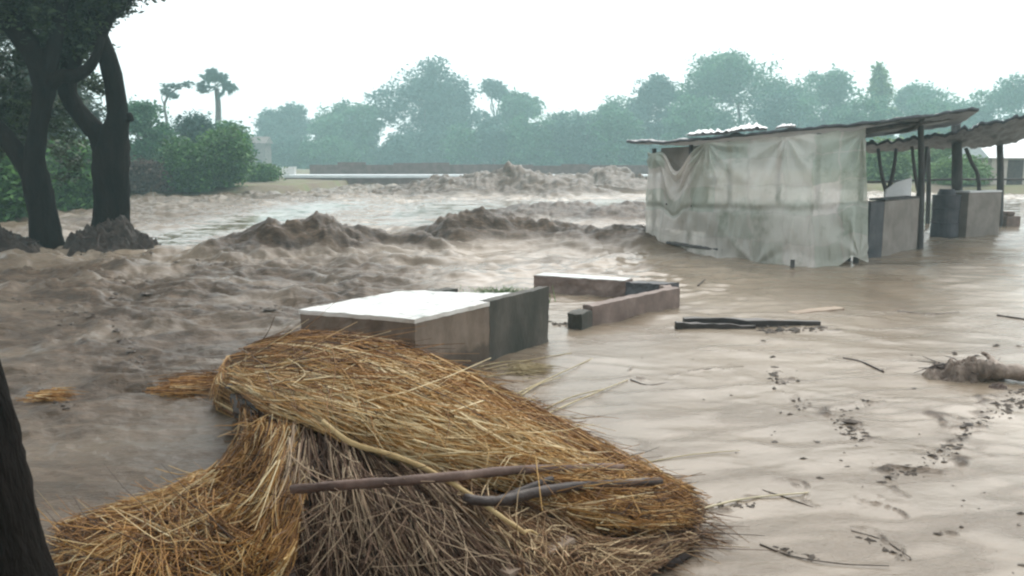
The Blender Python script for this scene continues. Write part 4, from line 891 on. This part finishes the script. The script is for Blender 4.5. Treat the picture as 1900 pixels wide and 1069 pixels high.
# second shelter behind
os2 = P(1740, 425, 0)
s2h = empty('open_shelter', os2, 'open pole shelter with sagging dark roof behind the plastic-walled one', 'shelter', 'open pole shelters')
roof_sheet('roof', s2h, os2, [PY(1600, 270, 18.5), PY(1680, 262, 18.4), PY(1760, 250, 18.3), PY(1830, 232, 18.2), PY(1930, 212, 18)],
           [PY(1612, 284, 23.5), PY(1680, 279, 23.5), PY(1760, 275, 23.3), PY(1840, 272, 23.1), PY(1940, 252, 22.8)], M['roof2'], 0.07, 0.09, 100, 40, 80)
pole(s2h, os2, 1855, 262, 420, 6); pole(s2h, os2, 1722, 276, 415, 4)
for (vx, yb, yt, w, Yv) in ((1646, 372, 276, 17, 19.0), (1706, 372, 272, 14, 20.0)):     # forked posts
    b_ = PY(vx, 470, Yv); f_ = PY(vx, yb - 18, Yv)
    mb = MB(); mb.tube(smooth_path([(b_[0], b_[1], -.4), f_ - [0, 0, .3], f_], 8), 0.06, 8, rough=.08)
    for s_ in (-1, 1): mb.tube(smooth_path([f_ - [0, 0, .06], PY(vx + s_ * w * .6, (yb + yt) / 2, Yv), PY(vx + s_ * w, yt, Yv)], 8), np.linspace(0.05, 0.035, 8), 7, rough=.08)
    mb.build('forked_post', M['post'], s2h, os2, smooth=True)
mb = MB(); mb.tube(smooth_path([PY(1792, 275, 20), PY(1802, 300, 20), PY(1815, 330, 20), PY(1818, 400, 20)], 12), 0.045, 8, rough=.1); mb.build('brace', M['post'], s2h, os2, smooth=True)
mb = MB(); mb.tube([PY(1610, 338, 24), PY(1760, 333, 24.2), PY(1920, 333, 24.4)], 0.03, 7, rough=.1); mb.build('rail', M['post'], s2h, os2, smooth=True)
# counters
ca = P(1636, 475, 0); cb_ = P(1702, 462, 0); ce = P(1610, 478, 0)
mb = MB(); mb.wall(ca, cb_, 0.25, -.4, 0.99, 1.0); c0 = (ca + cb_) / 2 * [1, 1, 0]
ct = empty('counter', c0, 'pale plastered counter with a dark end beside the plastic wall', 'counter', 'plastered counters')
mb.build('body', M['counter'], ct, c0, bevel=.01)
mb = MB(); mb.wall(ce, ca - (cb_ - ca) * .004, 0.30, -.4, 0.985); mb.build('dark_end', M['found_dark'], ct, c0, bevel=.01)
mb = MB(); dd_ = (cb_ - ca) / np.linalg.norm(cb_ - ca); mb.wall(ca + dd_ * .01, cb_ + dd_ * .05, 0.30, 1.003, 1.035); mb.build('top_slab', M['post'], ct, c0, bevel=.005)
da = PY(1792, 440, 19.6) * [1, 1, 0]; db = PY(1853, 435, 20.2) * [1, 1, 0]
c0 = (da + db) / 2; ct = empty('counter', c0, 'farther plastered counter with white top by the last post', 'counter', 'plastered counters')
mb = MB(); mb.wall(da, db, 0.35, -.4, 1.0); mb.build('body', M['counter'], ct, c0, bevel=.01)
mb = MB(); mb.wall(da + [.01, -.02, 0], db + [-.01, -.02, 0], 0.4, 1.003, 1.04); mb.build('top_slab', M['white'], ct, c0, bevel=.005)
# dark oil drum stove between them
dc = PY(1752, 425, 19.8); c0 = dc * [1, 1, 0]
dr_ = empty('drum', c0, 'dark metal drum standing between the two counters', 'drum')
mb = MB(); zs = np.array([-.3, 0, .02, .3, .32, .34, .62, .64, .66, .93, .95]); rs = np.array([.29, .29, .30, .29, .305, .29, .29, .305, .29, .30, .30])
mb.tube([(dc[0], dc[1], z) for z in zs], rs, 24); mb.build('body', M['dark_paint'], dr_, c0, smooth=False)
mb = MB(); mb.tube([(dc[0], dc[1], .952), (dc[0], dc[1], 1.08)], [0.2, 0.16], 18); mb.build('lid', M['dark_paint'], dr_, c0)
# white sheet leaning behind the first counter
a = PY(1644, 376, 17.6); mb = MB(); q = [PY(1640, 376, 17.6), PY(1690, 376, 17.6), PY(1692, 330, 17.75), PY(1664, 338, 17.7), PY(1645, 352, 17.66)]
mb.prism(q, [p + np.array([0, .05, 0]) for p in q]); mb.prism([PY(1645, 372, 17.61), PY(1686, 372, 17.61), PY(1686, 372, 17.66), PY(1645, 372, 17.66)], [(*PY(1645, 372, 17.61)[:2], 0.0 - .3), (*PY(1686, 372, 17.61)[:2], -.3), (*PY(1686, 372, 17.66)[:2], -.3), (*PY(1645, 372, 17.66)[:2], -.3)])
o = mb.build('white_board', M['white'], None, a); o.location = tuple(a); tag(o, 'torn white board standing behind the plastered counter', 'board')
# block in the water at the right
a = PY(1872, 412, 23); mb = MB(); mb.box((-.18, -.2, -.4), (.2, .2, .28)); mb.box((-.16, -.18, .282), (.05, .16, .40)); o = mb.build('rubble_block', M['found'], None, (0, 0, 0), bevel=.03); o.location = (a[0], a[1], 0); tag(o, 'grey rubble block in the water right of the last post', 'rubble block')

# ------------------------------------------------------------------ houses and causeway
M['cream'] = surf('limewash', [(0.3, (0.42, 0.36, 0.31)), (0.7, (0.58, 0.52, 0.47))], 1.5, 0.85, 0)
M['tin'] = surf('pale_tin', [(0.3, (0.52, 0.56, 0.58)), (0.7, (0.72, 0.75, 0.76))], 1.0, 0.35, 0)
M['brick'] = surf('brown_brick', [(0.3, (0.10, 0.075, 0.07)), (0.7, (0.20, 0.155, 0.145))], 2, 0.85, 0.3, 0.02)
def house(label, px, Y, w, dpt, ztop, zr, mat, roofmat, group, z0=0.3, door=True):
    x = PY(px, 300, Y)[0]; rt = empty('house', (x, Y, z0), label, 'house', group)
    mb = MB(); mb.box((-w / 2, 0, -.5), (w / 2, dpt, ztop - z0)); mb.build('wall', M[mat], rt)
    mb = MB(); e = 0.35; r = zr - z0; t = ztop - z0 + .003
    mb.prism([(-w / 2 - e, -e, t), (w / 2 + e, -e, t), (w / 2 + e, dpt + e, t), (-w / 2 - e, dpt + e, t)], [(-w / 2 - e, dpt / 2 - .05, r), (w / 2 + e, dpt / 2 - .05, r), (w / 2 + e, dpt / 2 + .05, r), (-w / 2 - e, dpt / 2 + .05, r)])
    mb.build('roof', M[roofmat], rt)
    if door:
        mb = MB(); mb.box((-w * .3, -.03, -.3), (-w * .3 + .9, -.002, min(1.9, ztop - z0 - .1))); mb.build('door', M['wood_dark'], rt)
        mb = MB(); mb.box((w * .1, -.03, .8), (w * .1 + .8, -.002, min(1.6, ztop - z0 - .15))); mb.build('window', M['beam'], rt)
    return rt
GH = 'houses on the banks'
house('house with a pale tin roof half hidden by the left bank bushes', 338, 56, 4.0, 3.5, 2.0, 2.8, 'cream', 'tin', GH)
house('pinkish house with a pale roof at the far right edge', 1915, 50, 4.6, 4, 1.9, 3.2, 'cream', 'tin', GH)
house('narrow dark brick house beyond the end of the left bank', 474, 150, 3.4, 4, 4.8, 6.0, 'brick', 'brick', GH)
for lab, px, Y_, w, h in (('small white block at the causeway end, larger of two', 537, 72, 0.95, 0.85), ('small white block at the causeway end, smaller of two', 517, 74, 0.6, 0.7)):
    p = PY(px, 300, Y_); mb = MB(); mb.box((-w / 2, -.3, -.3), (w / 2, .3, h)); mb.box((-w / 2 - .04, -.34, h + .002), (w / 2 + .04, .34, h + .07))
    o = mb.build('white_block', M['white'], None, bevel=.02); o.location = (p[0], Y_, 0.35); tag(o, lab, 'white block', 'small white blocks')
cy = 63.0; xa, xb = PY(528, 330, cy)[0], PY(1330, 330, cy)[0]; zt = PY(600, 325, cy)[2]
cw = empty('causeway', ((xa + xb) / 2, cy, 0), 'long low concrete causeway with a pale kerb crossing behind the waves', 'causeway')
oc_ = np.array(cw.location)
mb = MB(); mb.box((xa, cy, -1), (xb, cy + 4, zt - .2)); mb.build('wall', M['brick'], cw, oc_)
mb = MB(); mb.box((xa - .05, cy - .08, zt - .197), (xb + .05, cy + 4.1, zt)); mb.build('deck', M['tin'], cw, oc_)
# low wall along the far bank
wy = 78.0; xa, xb = PY(575, 330, wy)[0], PY(1300, 330, wy)[0]
mb = MB(); g = np.random.default_rng(8); xx = np.linspace(xa, xb, 15)
for k in range(14): mb.box((xx[k], wy, -.6), (xx[k + 1] - .003, wy + .3, PY(600, 303, wy)[2] + g.uniform(-.25, .1)))
o = mb.build('bank_wall', M['brick'], None, ((xa + xb) / 2, wy, 0)); o.location = ((xa + xb) / 2, wy, 0); tag(o, 'long brown bank wall below the far trees, beyond the causeway', 'wall')

# ------------------------------------------------------------------ things afloat
def wz(x, y): return float(water_z(np.array([float(x)]), np.array([float(y)]))[0][0])
GB = 'dark timbers afloat'
def beam(label, a_px, b_px, w, h, mat, name='timber', group=None, lift=0.0):
    a = P(*a_px); c_ = P(*b_px); d = c_ - a; L = np.linalg.norm(d); mb = MB()
    k = 12; xs = np.linspace(-L / 2, L / 2, k); g = np.random.default_rng(len(label))
    for i_ in range(1): 
        rings = [[(x, -w / 2 * (1 + .06 * g.normal()), -h / 2), (x, w / 2 * (1 + .06 * g.normal()), -h / 2), (x, w / 2 * (1 + .06 * g.normal()), h / 2 * (1 + .15 * g.normal())), (x, -w / 2, h / 2 * (1 + .15 * g.normal()))] for x in xs]
        V = [p for r in rings for p in r]; Fs = [[j * 4 + q, j * 4 + (q + 1) % 4, (j + 1) * 4 + (q + 1) % 4, (j + 1) * 4 + q] for j in range(k - 1) for q in range(4)] + [[3, 2, 1, 0], [(k - 1) * 4 + q for q in range(4)]]
        mb.add(V, Fs)
    o = mb.build(name, M[mat], None, bevel=.008); c0 = (a + c_) / 2; o.location = (c0[0], c0[1], c0[2] + lift); o.rotation_euler = (0, -math.asin(d[2] / L), math.atan2(d[1], d[0]))
    return tag(o, label, name if name != 'timber' else 'timber', group)
beam('upper black timber of the pair afloat right of the foundation wall', (1268, 596, .05), (1520, 603, .0), 0.09, 0.085, 'beam', group=GB)
beam('lower, shorter black timber of the floating pair', (1253, 605, .03), (1400, 611, -.02), 0.07, 0.08, 'beam', group=GB)
beam('pale plank afloat just above the black timbers', (1468, 582, .003), (1558, 572, .012), 0.16, 0.03, 'wood_board', 'plank')
M['mudclod'] = surf('muddy_clod', [(0.3, (0.08, 0.058, 0.044)), (0.5, (0.20, 0.152, 0.118)), (0.7, (0.36, 0.29, 0.235))], 7, 0.6, 0.9, 0.03, None, 18)
# log with roots at the right edge
cl = P(1790, 700, 0)
lg = mound('root_clump', 'muddy brown root clump in the water near the right edge', 'root clump', cl, 0.33, 0.20, 0.19, 13, 'mudclod', 14)
lg.location = tuple(cl)
p0, p1, p2 = P(1815, 685, .1), P(1860, 690, .08), P(1960, 700, .06)
mb = MB(); mb.tube(smooth_path([p0, p1, p2], 16), np.linspace(.075, .055, 16) * (1 + .12 * np.sin(np.arange(16) * 2.1)), 12, rough=.2); mb.tube(smooth_path([p1, P(1835, 662, .14), P(1822, 654, .17)], 8), np.linspace(.03, .012, 8), 7, rough=.1)
o = mb.build('log', M['mudclod'], None, p1, smooth=True); o.location = tuple(p1); tag(o, 'muddy log drifting out of the frame right of the root clump', 'log')
cl = P(1852, 722, 0); mound('clod', 'pale brown clod of earth just below the drifting log', 'clod', cl, 0.085, 0.07, 0.085, 15, 'found', 0)

# straw shed along the edges of the heap
g = np.random.default_rng(55); n_s = 450
ed = smooth_path([(880, 690), (960, 745), (1050, 800), (1150, 870), (1230, 925), (1300, 985), (1260, 1030), (1190, 1066)], 200)
kx = g.integers(0, 200, n_s); sp = np.array([P(*(ed[a] + np.array([abs(g.normal()) * 16 - 8, -abs(g.normal()) * 8])), 0) for a in kx])
sp[:, 2] = g.uniform(.0, .03, n_s); L = g.lognormal(-2.4, .5, n_s); a_ = g.normal(size=n_s) * .45 - .55
s_ = np.linspace(0, 1, 4)[None, :, None]; pts = sp[:, None] + np.stack([np.cos(a_) * L, np.sin(a_) * L, g.normal(size=n_s) * .015], -1)[:, None] * s_
pts[..., 2] = np.maximum(pts[..., 2], .0)
V, Fq, T = strand_mesh(pts, g.uniform(.0015, .0035, n_s), np.clip(.5 + .22 * g.normal(size=n_s), 0, 1))
tag(link('loose_straw', mesh_np('loose_straw', V, Fq, T), M['straw_brown']), kind='stuff')
# floating reeds right of the thatch
GRD = 'loose reeds floating beside the thatch'
REED = [((880, 690), (1060, 655), 'pale reed nearest the tank wall, afloat'), ((900, 700), (1010, 690), 'short reed lying level beside the thatch edge'), ((930, 745), (1100, 665), 'long slanting reed reaching up towards the foundation wall'),
        ((965, 735), (1040, 700), 'short bent reed in the middle of the floating bunch'), ((1000, 775), (1165, 705), 'long reed at the outer side of the floating bunch'), ((1010, 760), (1120, 722), 'reed just inside the outermost floating one'),
        ((1045, 805), (1075, 788), 'stub of reed poking from the thatch edge'), ((885, 682), (985, 668), 'reed nearest the foot of the tank wall'), ((1180, 862), (1372, 836), 'thin straight reed floating alone above the long white cane'),
        ((1272, 952), (1500, 914), 'long white cane floating beyond the tip of the thatch')]
for k, (a, c_, lab) in enumerate(REED):
    A_, C_ = P(*a, .015), P(*c_, .012); mid = (A_ + C_) / 2 + np.array([0.02 * (-1) ** k, 0.03, 0.006])
    mb = MB(); r = .006 if k == 9 else (.0035 if k == 8 else .006)
    mb.tube(smooth_path([A_, mid, C_], 12), np.linspace(r, r * .6, 12), 6, tint=0.9 if k == 9 else 0.35 + 0.06 * (k % 5), rough=.1)
    o = mb.build('reed', M['straw_pale'], None, mid, smooth=True); o.location = tuple(mid); tag(o, lab, 'reed', GRD)
def tuft(label, px, py, Lpx, hpx, n, seed, mat='straw_gold', t0=.55, name='straw_tuft', group='tufts of straw afloat'):
    g = np.random.default_rng(seed); c_ = P(px, py, 0); s0 = c_[1] / F
    ang = g.normal(size=n) * 0.25 + 0.12; L = g.uniform(.35, 1, n) * Lpx * s0
    st = np.stack([g.normal(size=n) * Lpx * s0 * .22 - L / 2, g.normal(size=n) * hpx * s0 * 1.3, g.uniform(0.0, hpx * s0 * .7, n)], -1)
    k = 5; s_ = np.linspace(0, 1, k)[None, :, None]; d = np.stack([np.cos(ang) * L, np.sin(ang) * L, g.normal(size=n) * .02], -1)
    pts = st[:, None] + d[:, None] * s_ + np.array([0, 0, -.02]) * s_ ** 2; pts[..., 2] = np.maximum(pts[..., 2], -.005)
    V, Fq, T = strand_mesh(pts, g.uniform(.002, .0045, n), np.clip(t0 + .2 * g.normal(size=n), 0, 1))
    return tag(link(name, mesh_np(name, V, Fq, T), M[mat], None, tuple(c_)), label, 'straw', group)
tuft('flat tuft of straw against the left shoulder of the thatch', 375, 725, 110, 26, 500, 1, t0=.5)
tuft('small tuft of pale straw drifting near the left edge', 95, 738, 60, 14, 130, 2, t0=.62)
tuft('small scatter of greenish straw between the thatch and the tank', 985, 690, 70, 16, 160, 3, 'straw_pale', .3)
mound('silt_clump', 'dark clump of silt at the left shoulder of the thatch', 'clump', P(395, 705, 0), 0.22, 0.13, 0.10, 17, 'mound', 6)

# loose sticks and flotsam on the right-hand water
M['flotsam'] = surf('brown_flotsam', [(0.3, (0.03, 0.023, 0.018)), (0.7, (0.12, 0.095, 0.075))], 9, 0.7, 0)
GST = 'thin dark sticks afloat'
for k, (pts, r, lab) in enumerate([
    ([(1565, 665), (1600, 672), (1640, 690)], .012, 'short thick dark stick below the black timbers'),
    ([(1170, 705), (1205, 715), (1262, 705)], .009, 'bent dark stick in open water right of the reeds'),
    ([(1665, 578), (1720, 583), (1780, 580)], .012, 'dark stick floating far right below the counters'),
    ([(1850, 585), (1900, 592), (1950, 600)], .012, 'dark stick cut by the right edge below the counters'),
    ([(1415, 910), (1455, 922), (1510, 942)], .005, 'dark twig crossing under the long white cane'),
    ([(1590, 935), (1620, 943), (1640, 952)], .005, 'short twig in open water right of the white cane'),
    ([(1410, 1010), (1470, 1032), (1560, 1046), (1650, 1050)], .004, 'longest dark twig near the bottom edge'),
    ([(1580, 985), (1640, 1003), (1690, 1035)], .004, 'curved twig right of the longest one near the bottom'),
    ([(1295, 530), (1312, 515)], .012, 'stub of stick standing by the foundation wall corner'),
    ([(1285, 688), (1340, 682), (1380, 680)], .004, 'faint straight twig below the black timbers')]):
    q = np.array([P(*p, .008) for p in pts]); c0 = q.mean(0)
    mb = MB(); mb.tube(smooth_path(q, 14), np.linspace(r, r * .5, 14), 7, rough=.2)
    o = mb.build('twig', M['flotsam'] if r < .0055 else M['wood_dark'], None, c0, smooth=True); o.location = tuple(c0); tag(o, lab, 'stick', GST)
LINES = [([(1480, 745), (1510, 760)], 26, 14), ([(1550, 770), (1575, 800), (1600, 815)], 60, 16), ([(1560, 765), (1610, 750)], 18, 7), ([(1725, 862), (1760, 835), (1810, 790), (1860, 765), (1905, 745)], 150, 13), ([(1850, 755), (1900, 730)], 60, 12),
         ([(1640, 900), (1680, 880), (1700, 885)], 30, 9), ([(1400, 612), (1460, 612), (1530, 610)], 70, 7), ([(1430, 690), (1450, 715)], 20, 8), ([(1290, 945), (1400, 940)], 40, 9), ([(1430, 1020), (1520, 1040)], 30, 5),
         ([(1600, 1000), (1690, 1040)], 26, 5), ([(1650, 700), (1900, 640)], 18, 40), ([(1300, 640), (1600, 900)], 40, 90), ([(1750, 900), (1900, 1050)], 24, 60),
         ([(120, 530), (330, 560)], 60, 30), ([(20, 560), (200, 600)], 60, 22), ([(180, 470), (420, 500)], 60, 14), ([(220, 600), (270, 690)], 50, 16), ([(60, 700), (140, 770)], 30, 18), ([(430, 580), (520, 560)], 30, 14), ([(1030, 600), (1060, 612)], 24, 6)]
g = np.random.default_rng(77); mb = MB()
ico_v = np.array([(0, 0, 1), (.9, 0, .2), (.28, .85, .2), (-.73, .53, .2), (-.73, -.53, .2), (.28, -.85, .2), (0, 0, -.6)])
ico_f = [[0, 1, 2], [0, 2, 3], [0, 3, 4], [0, 4, 5], [0, 5, 1], [6, 2, 1], [6, 3, 2], [6, 4, 3], [6, 5, 4], [6, 1, 5]]
fl = []
def settle(mb, fl):
    a = np.array([f[1:] for f in fl]); h = water_z(a[:, 0], a[:, 1])[0]
    for f, z in zip(fl, h): mb.add(f[0] + [f[1], f[2], z + f[3]], ico_f)
for pts, n_, wd in LINES:
    p = smooth_path(np.array([[a, b_] for a, b_ in pts], float), 40)
    for _ in range(n_):
        a = p[g.integers(40)] + g.normal(size=2) * [wd * .8, wd * .45]; c0 = P(a[0], max(a[1], 420), 0); s = 0.0042 * c0[1] / 4 * g.lognormal(0, .55) * 1.2
        v = ico_v * [s * g.uniform(.8, 3.2), s * g.uniform(.7, 1.6), s * .8]; th = g.uniform(-.6, .6) + (0 if g.random() > .2 else 1.5)
        v = np.stack([v[:, 0] * math.cos(th) - v[:, 1] * math.sin(th), v[:, 0] * math.sin(th) + v[:, 1] * math.cos(th), v[:, 2]], -1) * (1 + .15 * g.normal(size=(7, 1)))
        fl.append((v, c0[0], c0[1], 0.0))
settle(mb, fl)
tag(mb.build('flotsam', M['flotsam'], None), 'specks and crumbs of dark flotsam scattered over the water', None, None, 'stuff')

# ------------------------------------------------------------------ damp air
mb = MB(); mb.box((-260, -20, -2), (260, 330, 34)); m = bpy.data.materials.new('damp_air'); m.use_nodes = True; n = m.node_tree
n.nodes.remove(n.nodes['Principled BSDF']); pv = n.nodes.new('ShaderNodeVolumePrincipled'); pv.inputs['Color'].default_value = (0.64, 0.94, 0.98, 1); pv.inputs['Density'].default_value = 0.0022
pv.inputs['Anisotropy'].default_value = 0.2
n.links.new(pv.outputs[0], n.nodes['Material Output'].inputs['Volume'])
tag(mb.build('haze', m), kind='stuff')
